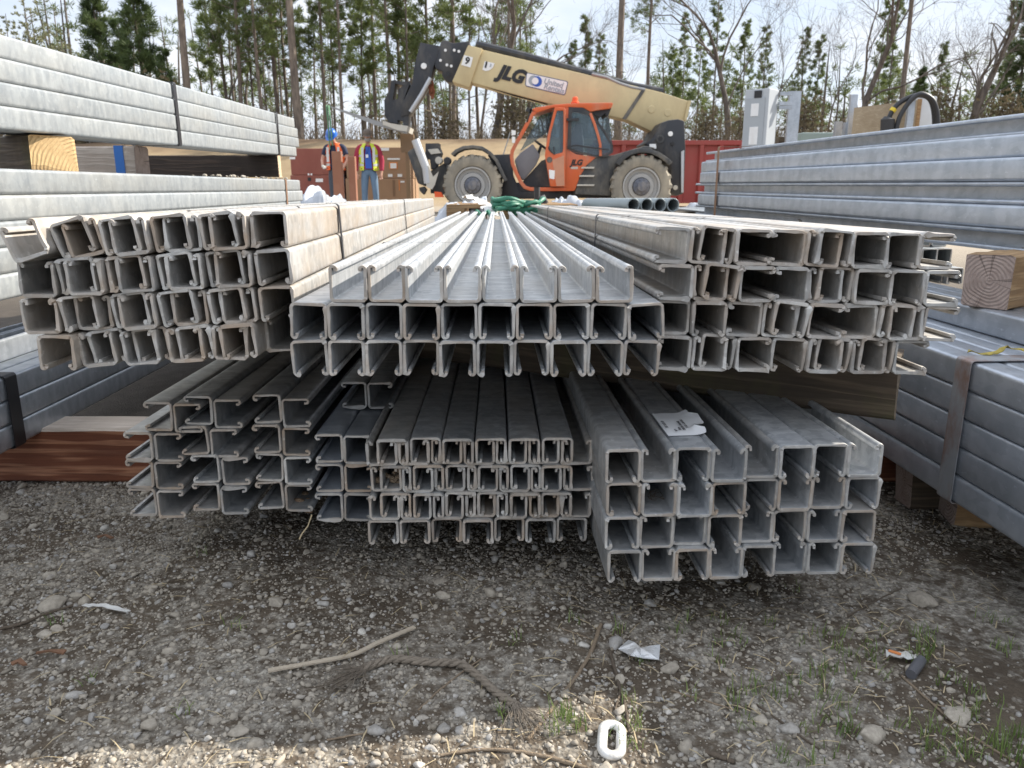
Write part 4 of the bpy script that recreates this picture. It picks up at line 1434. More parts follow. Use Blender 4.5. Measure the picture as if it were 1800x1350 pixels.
# lettering on the boom
ang = -math.atan2(235, 985)
def boom_text(s_, zx, zy, size, mat, off=.0, shear=0.0, parent=boom, dy=.012, spacing=1.0, name="lettering", rot=ang, Y=YB):
    c_ = P(*q8(zx, zy), Y)
    Mx = TI @ Matrix.Translation((c_.x, Y - dy, c_.z)) @ Matrix.Rotation(-rot, 4, "Y") @ Matrix.Rotation(R(90), 4, "X")
    return text_obj(name, s_, size, Mx, mat, parent, offset=off, shear=shear, extr=.003, spacing=spacing)
boom_text("JLG", 738, 253, .37, M["text_black"], off=.022, shear=.28, spacing=1.02)
m1 = MB(); ext(m1, [q8(*p) for p in ((828, 240), (1045, 287), (1051, 297), (1036, 358), (1028, 364), (822, 316), (816, 306), (822, 246))], YB - .01, YB - .002)
sg = part(m1, "sign_plate", plain("sign_rim", (.10, .12, .20), .5), boom)
m1 = MB(); ext(m1, [q8(*p) for p in ((831, 245), (1041, 291), (1046, 299), (1032, 354), (1026, 359), (826, 312), (821, 305), (826, 250))], YB - .014, YB - .006)
part(m1, "sign_face", M["white_paint"], sg)
def disc(c8, r_, y, mat, name, ring=None):
    m1 = MB(); c_ = P(*q8(*c8), YB); c_.y = y
    if ring: m1.lathe([(ring, 0), (ring, -.003), (r_, -.003), (r_, 0)], c_, n=28)
    else: m1.lathe([(0, -.003), (r_, -.003), (r_, 0)], c_, n=28)
    return part(m1, name, mat, sg)
disc((862, 285), .107, YB - .0145, M["logo_grey"], "emblem")
disc((881, 290), .107, YB - .0185, M["logo_blue"], "emblem")
disc((871, 287), .072, YB - .0225, M["white_paint"], "emblem_core")
boom_text("United", 970, 300, .155, M["logo_grey"], off=.004, shear=.15, parent=sg, dy=.018)
boom_text("Rentals", 973, 330, .155, M["logo_grey"], off=.004, shear=.15, parent=sg, dy=.018)
m1 = MB(); ext(m1, [q8(*p) for p in ((483, 145), (532, 158), (518, 213), (468, 199))], YB - .065, YB - .052)
ns = part(m1, "number_plate", M["white_paint"], boom)
boom_text("9", 500, 180, .20, M["text_black"], off=.006, parent=ns, dy=.07, shear=.1)
m1 = MB(); ext(m1, [q8(*p) for p in ((596, 178), (650, 190), (640, 214), (622, 228), (600, 232), (583, 225))], YB - .012, YB - .002)
ai = part(m1, "angle_gauge", M["white_paint"], boom)
boom_text("I", 603, 200, .15, M["text_black"], off=.012, parent=ai, dy=.016)
boom_text("3", 628, 203, .09, M["logo_grey"], off=.002, parent=ai, dy=.016)

# rear pedestal
m1 = MB(); ext(m1, [q8(*p) for p in ((1562, 512), (1600, 500), (1650, 494), (1686, 503), (1692, 660), (1682, 900), (1640, 915), (1608, 890), (1612, 742), (1560, 690), (1500, 655), (1470, 628), (1512, 600), (1540, 545))], 16.95, 18.25)
ped = part(m1, "rear_frame", M["black_paint"], bevel=.03)
for zx, zy, r_, mt in ((1552, 602, .085, "dusty_black"), (1608, 575, .05, "white_paint"), (1618, 628, .045, "text_black"), (1635, 868, .05, "mud_plate")):
    m1 = MB(); m1.lathe([(0, -.03), (r_ * .6, -.03), (r_, -.028), (r_, 0)], P(*q8(zx, zy), 16.95), n=18); part(m1, "pivot_pin", M[mt], ped)
m1 = MB(); m1.lathe([(0, -.034), (.048, -.034), (.048, -.02)], P(*q8(1552, 602), 16.95), n=16); part(m1, "pivot_hole", M["text_black"], ped)
m1 = MB(); ext(m1, [q8(*p) for p in ((1668, 672), (1684, 664), (1680, 895), (1668, 895))], 16.9, 16.945); part(m1, "edge_bar", M["silver"], ped)
m1 = MB(); ext(m1, [q8(*p) for p in ((1495, 630), (1530, 630), (1532, 655), (1497, 655))], 16.85, 16.87); part(m1, "decal", M["white_paint"], ped)

# chassis
m1 = MB()
ext(m1, [q8(*p) for p in ((610, 690), (745, 685), (752, 800), (790, 890), (1080, 890), (1085, 930), (690, 930), (680, 880), (700, 830))], 17.0, 18.5)
ext(m1, [q8(*p) for p in ((690, 840), (1300, 840), (1300, 925), (690, 925))], 17.05, 18.45)
ext(m1, [q8(*p) for p in ((300, 790), (620, 720), (690, 800), (690, 900), (300, 900))], 17.2, 18.3)
ch = part(m1, "chassis", M["black_paint"], bevel=.02)
m1 = MB()
ext(m1, [q8(*p) for p in ((1192, 700), (1300, 690), (1400, 660), (1470, 640), (1530, 650), (1400, 700), (1310, 760), (1280, 840), (1285, 915), (1085, 905), (1105, 830), (1130, 750))], 16.62, 17.3)
tank = part(m1, "engine_cover", M["dusty_black"], bevel=.03)
for zy in (755, 800, 850):
    m1 = MB(); ext(m1, [q8(*p) for p in ((1125 - (zy - 755) * .25, zy), (1195, zy), (1192, zy + 9), (1122 - (zy - 755) * .25, zy + 9))], 16.56, 16.615); part(m1, "step", M["mud_plate"], tank)

# wheels
def wheel(px, py, rpx, Y, name="wheel"):
    c_ = P(px, py, Y)
    s_ = (P(px + 1, py, Y) - c_).length
    Rr = rpx * s_
    wh = empty(name, TI @ c_); wh.parent = tele
    mt = MB()
    prof = [(Rr * .60, .03), (Rr * .66, -.02), (Rr * .80, -.045), (Rr * .92, -.03), (Rr * .985, .02), (Rr * .985, .42), (Rr * .92, .47), (Rr * .66, .45), (Rr * .60, .42)]
    mt.lathe(prof, (0, 0, 0), n=56)
    nl_ = 20
    for k in range(nl_):                           # chevron lugs
        for sgn in (0, 1):
            a = 2 * math.pi * (k + .5 * sgn) / nl_
            y0_, y1_ = (-.02, .24) if sgn == 0 else (.20, .46)
            skew = .16 if sgn == 0 else -.16
            lo, hi_ = [], []
            for (da, yy) in ((-.055, y0_), (.055, y0_), (.055 + skew, y1_), (-.055 + skew, y1_)):
                lo.append(Vector((math.cos(a + da) * Rr * .96, yy, math.sin(a + da) * Rr * .96)))
                hi_.append(Vector((math.cos(a + da * .8) * Rr * 1.03, yy, math.sin(a + da * .8) * Rr * 1.03)))
            mt.prism(lo, hi_)
            if sgn == 0:
                lo2 = [Vector((math.cos(a + d_) * Rr * r2, -.03 - (.0 if r2 > .9 else .012), math.sin(a + d_) * Rr * r2)) for d_, r2 in ((-.06, .99), (.06, .99), (.05, .84), (-.05, .84))]
                mt.prism([v + Vector((0, .03, 0)) for v in lo2], lo2)
    link("tyre", mt.mesh("tyre", M["tyre"], 30), wh)
    mr_ = MB(); mr_.lathe([(Rr * .62, .0), (Rr * .62, -.02), (Rr * .57, -.02), (Rr * .54, .06), (Rr * .44, .07), (Rr * .42, .03), (Rr * .30, .03), (Rr * .28, .06), (0, .06)], (0, 0, 0), n=48)
    link("rim", mr_.mesh("rim", M["rim"], 30), wh)
    mh = MB(); mh.lathe([(Rr * .28, .055), (Rr * .27, -.02), (Rr * .16, -.05), (Rr * .15, -.10), (0, -.11)], (0, 0, 0), n=24)
    for k in range(10):
        a = 2 * math.pi * k / 10
        mh.lathe([(0, -.045), (.022, -.045), (.022, .0)], (math.cos(a) * Rr * .22, 0, math.sin(a) * Rr * .22), n=6)
    link("hub", mh.mesh("hub", M["hub"], 30), wh)
    return wh
wheel(830.8, 326, 51, 16.45)
wheel(1127.3, 328, 53, 16.45)
for px in (836, 1129):
    w_ = wheel(px, 327, 51, 18.6)

# fenders
def fender(pts, wpx, y0, y1, mat, name="fender"):
    m1 = MB()
    pts = [q8(*p) for p in pts]
    a, b_ = [], []
    for i, (x, y) in enumerate(pts):
        x0, y0_ = pts[max(i - 1, 0)]; x1, y1_ = pts[min(i + 1, len(pts) - 1)]
        l = math.hypot(x1 - x0, y1_ - y0_); nx_, ny_ = (y1_ - y0_) / l, -(x1 - x0) / l
        a.append((x + nx_ * wpx / 2, y + ny_ * wpx / 2)); b_.append((x - nx_ * wpx / 2, y - ny_ * wpx / 2))
    ext(m1, a + b_[::-1], y0, y1)
    return part(m1, name, mat, tele, bevel=.01)
fender(((417, 690), (440, 668), (480, 650), (530, 645), (580, 652), (625, 680), (660, 720), (685, 775), (712, 832)), 6, 16.4, 16.95, M["dusty_black"])
fender(((1322, 742), (1350, 705), (1390, 678), (1440, 665), (1500, 668), (1550, 690), (1590, 718), (1612, 738)), 8, 16.4, 16.95, M["dusty_black"])

# cab
cab = empty("cab", TI @ P(985, 280, 16.9)); cab.parent = tele
CI = Matrix.Translation(-(Vector(cab.location)))
def cpart(mb, name, mat, parent=cab, smooth=35, bevel=0.0):
    off = -(Vector(tele.location) + (Vector(cab.location)))
    mb.v = [tuple(Vector(v) + off) for v in mb.v]
    return mb.build(name, mat, parent, smooth, bevel)
YC = 16.6
def strip(mb, pts, wz, y0, y1):
    "bar of constant width along a path in the side view"
    pts = [q5(*p) for p in pts]; wpx = wz / 5.294
    a, b_ = [], []
    for i, (x, y) in enumerate(pts):
        x0, y0_ = pts[max(i - 1, 0)]; x1, y1_ = pts[min(i + 1, len(pts) - 1)]
        l = math.hypot(x1 - x0, y1_ - y0_) or 1; nx_, ny_ = (y1_ - y0_) / l, -(x1 - x0) / l
        a.append(P(x + nx_ * wpx / 2, y + ny_ * wpx / 2, y0)); b_.append(P(x - nx_ * wpx / 2, y - ny_ * wpx / 2, y0))
    back = lambda L_: [Vector((p.x, y1, p.z)) for p in L_]
    A, B_ = back(a), back(b_)
    n = len(a)
    vs = a + b_ + A + B_
    fs = []
    for i in range(n - 1):
        fs += [(i, i + 1, n + i + 1, n + i), (2 * n + i, 3 * n + i, 3 * n + i + 1, 2 * n + i + 1), (i, 2 * n + i, 2 * n + i + 1, i + 1), (n + i, n + i + 1, 3 * n + i + 1, 3 * n + i)]
    fs += [(0, n, 3 * n, 2 * n), (n - 1, 3 * n - 1, 4 * n - 1, 2 * n - 1)]
    mb.add(vs, fs)
    return mb
front_path = ((345, 178), (300, 215), (250, 300), (190, 410), (140, 495), (108, 560), (102, 610), (112, 680), (150, 770), (190, 850), (225, 895), (275, 912), (450, 915), (685, 912))
m1 = MB(); strip(m1, front_path, 34, YC, YC + .09); fr = cpart(m1, "cab_frame", M["orange"], bevel=.008)
m1 = MB(); strip(m1, front_path[:8], 34, YC + .95, YC + 1.04); cpart(m1, "cab_frame", M["orange"], bevel=.008)
m1 = MB(); ext(m1, [q5(*p) for p in ((290, 172), (320, 155), (500, 126), (690, 112), (1040, 108), (1046, 118), (1030, 160), (900, 178), (830, 192), (775, 158), (640, 150), (480, 155), (340, 200))], YC - .02, YC + 1.05)
cpart(m1, "cab_roof", M["orange"], bevel=.025)
m1 = MB(); ext(m1, [q5(*p) for p in ((840, 185), (1030, 160), (1005, 225), (985, 230), (975, 205), (930, 240), (870, 215))], YC + .1, YC + .95); cpart(m1, "roof_underside", M["black_paint"])
m1 = MB(); strip(m1, ((620, 150), (612, 540), (612, 900)), 40, YC - .01, YC + .1); cpart(m1, "door_pillar", M["orange"], bevel=.008)
m1 = MB(); ext(m1, [q5(*p) for p in ((600, 545), (640, 555), (700, 590), (885, 618), (800, 690), (735, 800), (692, 925), (600, 925))], YC, YC + .08); lowp = cpart(m1, "side_panel", M["orange"], bevel=.01)
m1 = MB(); ext(m1, [q5(*p) for p in ((385, 200), (480, 175), (470, 360), (300, 480), (180, 560), (250, 430))], YC + .98, YC + 1.0); cpart(m1, "far_pane", M["glass"])
m1 = MB(); ext(m1, [q5(*p) for p in ((440, 200), (600, 160), (1000, 200), (1050, 560), (880, 600), (420, 600))], YC + 1.02, YC + 1.03); cpart(m1, "far_pane", M["glass"])
m1 = MB(); strip(m1, ((560, 165), (570, 600)), 30, YC + .96, YC + 1.02); cpart(m1, "far_pillar", M["black_paint"])
m1 = MB(); ext(m1, [q5(*p) for p in ((130, 640), (180, 580), (260, 520), (300, 490), (370, 600), (330, 690), (215, 835), (180, 800))], YC + .25, YC + .9); cpart(m1, "dashboard", M["cab_grey"], bevel=.03)
m1 = MB(); ext(m1, [q5(*p) for p in ((200, 850), (380, 650), (600, 560), (600, 890), (240, 890))], YC + .35, YC + .95); cpart(m1, "cab_floor_box", M["black_paint"])
m1 = MB(); ext(m1, [q5(*p) for p in ((640, 600), (640, 430), (700, 300), (760, 300), (770, 440), (780, 600))], YC + .3, YC + .75); cpart(m1, "driver_seat", M["cab_grey"], bevel=.04)
m1 = MB(); m1.lathe([(.16 + .018 * math.cos(t), .018 * math.sin(t)) for t in [i * math.pi / 3 for i in range(7)]], (0, 0, 0), n=24)
for k in range(3):
    a = 2.09 * k; m1.tube([Vector((0, 0, 0)), Vector((math.cos(a) * .16, 0, math.sin(a) * .16))], .012, 5)
c_ = P(*q5(378, 505), YC + .45); Mx = Matrix.Translation(c_) @ Matrix.Rotation(R(90), 4, "Z") @ Matrix.Rotation(R(-55), 4, "X")
m1.v = [tuple(Mx @ Vector(v)) for v in m1.v]; m1.tube([c_, P(*q5(330, 640), YC + .45)], .03, 8); cpart(m1, "steering_wheel", M["black_rubber"], smooth=50)
# door, swung a little out
def ring_panel(mb, outer, hole, y0, y1):
    "panel with a window hole; same number of points outside and inside"
    a = [P(*q5(*p), y0) for p in outer]; h_ = [P(*q5(*p), y0) for p in hole]
    A = [Vector((p.x, y1, p.z)) for p in a]; H_ = [Vector((p.x, y1, p.z)) for p in h_]
    n = len(a); vs = a + h_ + A + H_; fs = []
    for i in range(n):
        j = (i + 1) % n
        fs += [(i, j, n + j, n + i), (2 * n + i, 3 * n + i, 3 * n + j, 2 * n + j), (i, 2 * n + i, 2 * n + j, j), (n + i, n + j, 3 * n + j, 3 * n + i)]
    return mb.add(vs, fs)
m1 = MB(); ring_panel(m1, ((505, 150), (596, 152), (606, 185), (604, 580), (602, 890), (462, 890), (412, 600), (436, 420)),
                      ((524, 182), (580, 180), (586, 195), (582, 540), (576, 572), (496, 592), (444, 545), (470, 380)), YC - .14, YC - .07)
door = cpart(m1, "cab_door", M["orange"], bevel=.012)
m1 = MB(); ext(m1, [q5(*p) for p in ((524, 182), (580, 180), (586, 195), (582, 540), (576, 572), (496, 592), (444, 545), (470, 380))], YC - .115, YC - .10); cpart(m1, "door_pane", M["glass"], door)
m1 = MB(); strip(m1, ((446, 520), (470, 565), (500, 590), (494, 520)), 12, YC - .16, YC - .145); cpart(m1, "door_handle", M["black_rubber"], door)
m1 = MB(); ext(m1, [q5(*p) for p in ((450, 732), (505, 740), (500, 822), (455, 812))], YC - .15, YC - .142); cpart(m1, "decal", M["white_paint"], door)
m1 = MB(); m1.lathe([(0, -.01), (.055, -.01), (.06, 0)], P(*q5(455, 640), YC - .14), n=16); cpart(m1, "lock", M["dusty_black"], door)
m1 = MB(); ext(m1, [q5(*p) for p in ((480, 640), (590, 600), (595, 880), (520, 885))], YC - .144, YC - .1405); cpart(m1, "dust_patch", plain("dusty_orange", (.50, .24, .15), .7, 0, .2, 6), door)
# rear side window
W_o = ((634, 150), (765, 154), (850, 210), (960, 350), (1045, 500), (1048, 570), (985, 612), (870, 612), (730, 578), (620, 540))
W_i = ((662, 200), (690, 190), (835, 225), (940, 360), (1025, 500), (1030, 560), (975, 592), (880, 595), (740, 562), (652, 530))
m1 = MB(); ring_panel(m1, W_o, W_i, YC - .03, YC + .01); wf = cpart(m1, "window_frame", M["black_paint"])
m1 = MB(); ext(m1, [q5(*p) for p in W_i], YC - .02, YC - .005); cpart(m1, "window_pane", M["glass"], wf)
m1 = MB(); strip(m1, ((835, 205), (872, 300), (910, 420), (928, 500), (930, 605)), 24, YC - .06, YC - .031); cpart(m1, "rear_pillar", M["orange"], bevel=.006)
m1 = MB(); strip(m1, ((620, 520), (700, 505), (810, 520), (915, 535), (1010, 545)), 12, YC - .10, YC - .062); cpart(m1, "grab_rail", M["black_rubber"], wf)
m1 = MB(); strip(m1, ((615, 265), (730, 265)), 26, YC - .09, YC - .035); cpart(m1, "window_latch", M["black_rubber"], wf)
m1 = MB(); m1.lathe([(.09, 0), (.085, .02), (.065, .03), (.06, .05), (.058, .10), (.035, .125), (0, .128)], P(*q5(692, 112), YC + .5), axis="z", n=20); cpart(m1, "beacon", M["beacon"])
# letters on the side panel
c_ = P(*q5(705, 668), YC)
text_obj("lettering", "JLG", .155, Matrix.Translation(-Vector(tele.location) - Vector(cab.location)) @ Matrix.Translation((c_.x, YC - .006, c_.z)) @ Matrix.Rotation(R(90), 4, "X"), M["text_black"], lowp, offset=.008, shear=.28, extr=.002)
m1 = MB(); ext(m1, [q5(*p) for p in ((655, 705), (720, 705), (718, 725), (653, 725))], YC - .006, YC - .002); cpart(m1, "decal", M["mud_plate"], lowp)
# mirror
m1 = MB(); strip(m1, ((25, 590), (60, 480), (90, 380)), 10, YC - .1, YC - .05); ar = cpart(m1, "mirror_arm", M["steel_dull"])
for pl in (((100, 362), (140, 368), (140, 408), (102, 412)), ((105, 425), (136, 425), (133, 482), (107, 482))):
    m1 = MB(); ext(m1, [q5(*p) for p in pl], YC - .14, YC - .09); cpart(m1, "mirror", M["white_paint"], ar)
m1 = MB(); strip(m1, ((245, 290), (300, 120)), 14, YC, YC + .06); strip(m1, ((240, 165), (290, 190)), 40, YC, YC + .06); cpart(m1, "work_light", M["black_rubber"])

# front stabiliser
m1 = MB(); ext(m1, [q4(*p) for p in ((252, 935), (300, 900), (385, 930), (425, 1060), (395, 1205), (335, 1180))], 16.7, 17.0); st_ = part(m1, "stabiliser_leg", M["dusty_black"], bevel=.02)
m1 = MB(); seg(m1, [q4(*p) for p in ((315, 835), (350, 930), (400, 1060), (415, 1180))], 16.62, .085, 12); part(m1, "stabiliser_cylinder", M["silver"], st_)
m1 = MB(); ext(m1, [q4(*p) for p in ((380, 1060), (420, 1040), (455, 1130), (500, 1085), (470, 1190), (448, 1228), (405, 1210))], 16.55, 16.6); part(m1, "stabiliser_link", M["mud_plate"], st_)
m1 = MB(); ext(m1, [q4(*p) for p in ((345, 1215), (380, 1205), (400, 1230), (380, 1270), (350, 1240))], 16.6, 16.9); part(m1, "stabiliser_foot", M["black_rubber"], st_)
m1 = MB(); ext(m1, [q4(*p) for p in ((395, 865), (500, 862), (500, 890), (520, 940), (500, 1000), (470, 1060), (440, 1070), (430, 990), (395, 985))], 17.0, 17.5); vb = part(m1, "valve_block", M["black_paint"])
m1 = MB(); ext(m1, [q4(*p) for p in ((412, 912), (492, 905), (520, 940), (440, 950))], 16.95, 16.99); part(m1, "valve_cover", M["mud_plate"], vb)
m1 = MB(); m1.lathe([(0, -.05), (.07, -.05), (.08, .0), (.08, .2)], P(*q4(500, 1000), 16.95), n=16); part(m1, "headlight", M["mud_plate"], vb)
m1 = MB(); m1.lathe([(0, -.05), (.07, -.05), (.08, .0), (.08, .2)], P(*q4(568, 1002), 16.95), n=16); part(m1, "headlight", M["black_rubber"], vb)
m1 = MB(); ext(m1, [q4(*p) for p in ((440, 1080), (560, 1010), (560, 1270), (470, 1270), (455, 1180))], 17.05, 18.2); part(m1, "front_frame", M["dusty_black"])
m1 = MB(); ext(m1, [q4(*p) for p in ((465, 1245), (520, 1250), (540, 1290), (470, 1290))], 16.5, 16.6); part(m1, "tow_shackle", M["beacon"], st_)
# ------------------------------------------------------------------ people
M["skin"] = plain("skin", (.50, .27, .19), .55, 0, .05, 20)
M["navy"] = plain("navy_cloth", (.022, .028, .06), .85, 0, .2, 14)
M["maroon"] = plain("maroon_cloth", (.36, .03, .065), .85, 0, .15, 14)
M["blue_shirt"] = plain("blue_shirt", (.04, .11, .46), .8, 0, .12, 14)
M["jeans"] = plain("denim", (.13, .20, .29), .85, 0, .25, 10)
M["dark_trousers"] = plain("dark_trousers", (.06, .07, .09), .85, 0, .25, 10)
M["vest_orange"] = plain("vest_orange", (.80, .13, .02), .6, 0, .06, 10)
M["vest_lime"] = plain("vest_lime", (.62, .72, .05), .6, 0, .06, 10)
M["reflect"] = plain("reflective_tape", (.62, .63, .62), .4, .1, .05, 10)
M["helmet"] = plain("helmet_blue", (.02, .13, .50), .28, 0, .05, 10, coat=.3)
M["cap"] = plain("cap_brown", (.16, .13, .11), .85, 0, .1, 10)
M["beard"] = plain("grey_beard", (.33, .31, .29), .9, 0, .2, 60)
M["glove"] = plain("work_glove", (.60, .57, .50), .85, 0, .1, 20)
M["boot"] = plain("boot_brown", (.13, .085, .05), .8, 0, .2, 14)
M["badge"] = plain("badge_white", (.75, .77, .80), .4)


def skin_mesh(name, joints, bones, mat, sub=2, root=None):
    "continuous surface grown round a skeleton; joints: name -> (position, radius or (rx, ry))"
    names = list(joints)
    me = bpy.data.meshes.new(name)
    me.from_pydata([joints[n][0] for n in names], [(names.index(a), names.index(b_)) for a, b_ in bones], [])
    o = bpy.data.objects.new(name, me); COL.objects.link(o)
    sm = o.modifiers.new("skin", "SKIN"); sm.use_smooth_shade = True; sm.branch_smoothing = .3
    for i, n in enumerate(names):
        r_ = joints[n][1]
        me.skin_vertices[0].data[i].radius = r_ if hasattr(r_, "__len__") else (r_, r_)
        me.skin_vertices[0].data[i].use_root = (n == (root or names[0]))
    ss = o.modifiers.new("sub", "SUBSURF"); ss.levels = sub; ss.render_levels = sub
    dg = bpy.context.evaluated_depsgraph_get(); dg.update()
    m2 = bpy.data.meshes.new_from_object(o.evaluated_get(dg))
    bpy.data.objects.remove(o)
    m2.materials.clear(); m2.materials.append(mat)
    m2.polygons.foreach_set("use_smooth", [True] * len(m2.polygons))
    return m2


def person(loc, rz, pose, label):
    root = empty("person", loc, rz); tag(root, label, "person")
    J = {}
    hd = pose["head_drop"]
    def j(n, p, r_): J[n] = (Vector(p), r_)
    j("pelvis", (0, 0, .95), (.155, .10)); j("waist", (0, 0, 1.10), (.145, .095)); j("chest", (0, -.01, 1.30), (.165, .105)); j("collar", (0, .0, 1.45), (.10, .075))
    j("neck", (0, -.02 - .02 * hd, 1.52), .052); j("jaw", (0, -.055 - .06 * hd, 1.60 - .02 * hd), (.062, .075)); j("skull", (0, -.035 - .10 * hd, 1.70 - .03 * hd), (.078, .095))
    for sg, nm in ((-1, "l"), (1, "r")):
        sh, el, wr, hn = pose["arm_" + nm]
        j("sh" + nm, sh, .062); j("el" + nm, el, .045); j("wr" + nm, wr, .031); j("pa" + nm, hn, (.040, .022))
        d = (Vector(hn) - Vector(wr)).normalized(); sd_ = Vector((1, 0, 0)) - d * d.x; sd_ = sd_.normalized() if sd_.length > .1 else Vector((0, 1, 0))
        for k, (of, ln) in enumerate(((-.028, .062), (-.010, .075), (.009, .070), (.027, .055))):
            a = Vector(hn) + sd_ * of + d * .03
            j(f"f{nm}{k}", a + d * ln * .55 + Vector((0, -.006, 0)), .0095); j(f"g{nm}{k}", a + d * ln + Vector((0, -.02, -.0)), .0075)
        j("th" + nm, Vector(hn) + sd_ * (-.05 * sg) - d * .005 + Vector((0, -.02, 0)), .0105); j("ti" + nm, Vector(hn) + sd_ * (-.058 * sg) + d * .03 + Vector((0, -.03, 0)), .009)
        hx = pose["foot_" + nm]
        j("hip" + nm, (.095 * sg, 0, .88), .09); j("kn" + nm, (hx[0] * .9, hx[1] - .03, .50), .062); j("an" + nm, (hx[0], hx[1], .10), .043); j("ft" + nm, (hx[0] * 1.1, hx[1] - .15, .04), (.045, .032))
    B = [("pelvis", "waist"), ("waist", "chest"), ("chest", "collar"), ("collar", "neck"), ("neck", "jaw"), ("jaw", "skull")]
    for nm in "lr":
        B += [("collar", "sh" + nm), ("sh" + nm, "el" + nm), ("el" + nm, "wr" + nm), ("wr" + nm, "pa" + nm), ("pa" + nm, "th" + nm), ("th" + nm, "ti" + nm)]
        for k in range(4): B += [("pa" + nm, f"f{nm}{k}"), (f"f{nm}{k}", f"g{nm}{k}")]
        B += [("pelvis", "hip" + nm), ("hip" + nm, "kn" + nm), ("kn" + nm, "an" + nm), ("an" + nm, "ft" + nm)]
    link("body", skin_mesh("body", J, B, M["skin"], 2, "pelvis"), root)
    def grow(n, f, add=.0):
        r_ = J[n][1]; r_ = r_ if hasattr(r_, "__len__") else (r_, r_)
        return (J[n][0].copy(), tuple(x * f + add for x in r_))
    # trousers
    T = {n: grow(n, 1.10, .008) for n in ("pelvis", "hipl", "hipr", "knl", "knr", "anl", "anr")}
    T["waist"] = (Vector((0, 0, 1.04)), (.155, .108))
    for nm in "lr": T["an" + nm] = (J["an" + nm][0] + Vector((0, 0, .0)), (.066, .066))
    link("trousers", skin_mesh("trousers", T, [("pelvis", "waist")] + [b for nm in "lr" for b in (("pelvis", "hip" + nm), ("hip" + nm, "kn" + nm), ("kn" + nm, "an" + nm))], pose["trousers"]), root)
    # jacket or shirt with sleeves
    S = {n: grow(n, 1.10, .012) for n in ("waist", "chest", "collar")}
    S["hem"] = (Vector((0, 0, .97)), (.175, .12))
    for nm in "lr":
        S["sh" + nm] = grow("sh" + nm, 1.12, .01); e_ = grow("el" + nm, 1.15, .012); w_ = grow("wr" + nm, 1.2, .012)
        if pose["short"]:
            S["el" + nm] = (S["sh" + nm][0].lerp(e_[0], .72), e_[1])
        else:
            S["el" + nm] = e_; S["wr" + nm] = w_
    sb_ = [("waist", "hem"), ("waist", "chest"), ("chest", "collar")]
    for nm in "lr":
        sb_ += [("collar", "sh" + nm), ("sh" + nm, "el" + nm)] + ([] if pose["short"] else [("el" + nm, "wr" + nm)])
    jk = link("jacket" if not pose["short"] else "shirt", skin_mesh("jacket", S, sb_, pose["top"], 2, "waist"), root)
    # open vest: two front panels, back, in the round
    vm = MB()
    def vest_row(z, rx, ry, gap, yo=0.0):
        pts = []
        for k in range(25):
            a = gap + (2 * math.pi - 2 * gap) * k / 24
            pts.append(Vector((math.sin(a) * rx, yo - math.cos(a) * ry, z)))
        return pts
    rows = [vest_row(.93, .215, .158, pose["gap"]), vest_row(1.02, .212, .155, pose["gap"]), vest_row(1.10, .205, .150, pose["gap"]), vest_row(1.22, .212, .155, pose["gap"] * .95), vest_row(1.34, .222, .160, pose["gap"] * .9), vest_row(1.44, .20, .135, pose["gap"] * .7), vest_row(1.51, .115, .10, pose["gap"] * .6)]
    vs = [p for r_ in rows for p in r_]; fs = []
    for i in range(len(rows) - 1):
        for k in range(24):
            if i in (3, 4) and k in (5, 6, 17, 18): continue           # arm holes
            fs.append((i * 25 + k, i * 25 + k + 1, (i + 1) * 25 + k + 1, (i + 1) * 25 + k))
    k0 = len(vs); vs2 = vs + [Vector((v.x * .965, v.y * .965, v.z)) for v in vs]
    fs2 = fs + [tuple(k0 + q for q in reversed(f)) for f in fs]
    vm.add(vs2, fs2)
    vo_ = vm.build("safety_vest", pose["vest"], root, smooth=60, fix=False)
    for z0, z1, rx, ry in ((1.02, 1.075, .2145, .1575), (1.22, 1.27, .2165, .1585)):
        tm = MB(); a = vest_row(z0, rx, ry, pose["gap"]); b_ = vest_row(z1, rx + .003, ry + .002, pose["gap"]); v3 = a + b_
        if z0 > 1.2:
            tm.add(v3, [(k, k + 1, 25 + k + 1, 25 + k) for k in range(24) if k not in (5, 6, 17, 18)])
        else: tm.add(v3, [(k, k + 1, 25 + k + 1, 25 + k) for k in range(24)])
        tm.build("reflective_tape", M["reflect"], vo_, smooth=60)
    for sg in (-1, 1):
        tm = MB(); xa = sg * .125
        tm.add([(xa - .028, -.150, 1.10), (xa + .028, -.144, 1.10), (xa + .030, -.148, 1.42), (xa - .022, -.155, 1.42)], [(0, 1, 2, 3)])
        tm.build("reflective_tape", M["reflect"], vo_)
    for nm in "lr":
        bmb = MB(); f_ = J["ft" + nm][0]; a_ = J["an" + nm][0]
        bmb.tube([a_ + Vector((0, .03, .10)), a_ + Vector((0, .02, 0)), Vector((a_.x, a_.y - .03, .055)), f_ + Vector((0, -.05, .01)), f_ + Vector((0, -.09, 0))], [.058, .058, .060, .052, .03], 12, flat=.9)
        bmb.build("boot", M["boot"], root, smooth=60)
        if pose["gloves"]:
            w0, h0 = J["wr" + nm][0], J["pa" + nm][0]; d = h0 - w0
            GJ = {n: (J[n][0], tuple(x * 1.25 + .003 for x in (J[n][1] if hasattr(J[n][1], "__len__") else (J[n][1],) * 2))) for n in J if n in ("wr" + nm, "pa" + nm, "th" + nm, "ti" + nm) or (n[0] in "fg" and len(n) == 3 and n[1] == nm)}
            GB = [("wr" + nm, "pa" + nm), ("pa" + nm, "th" + nm), ("th" + nm, "ti" + nm)] + [b for k in range(4) for b in (("pa" + nm, f"f{nm}{k}"), (f"f{nm}{k}", f"g{nm}{k}"))]
            link("glove", skin_mesh("glove", GJ, GB, M["glove"], 1), root)
    # face
    sk, jw = J["skull"][0], J["jaw"][0]
    fy = sk.y - .093
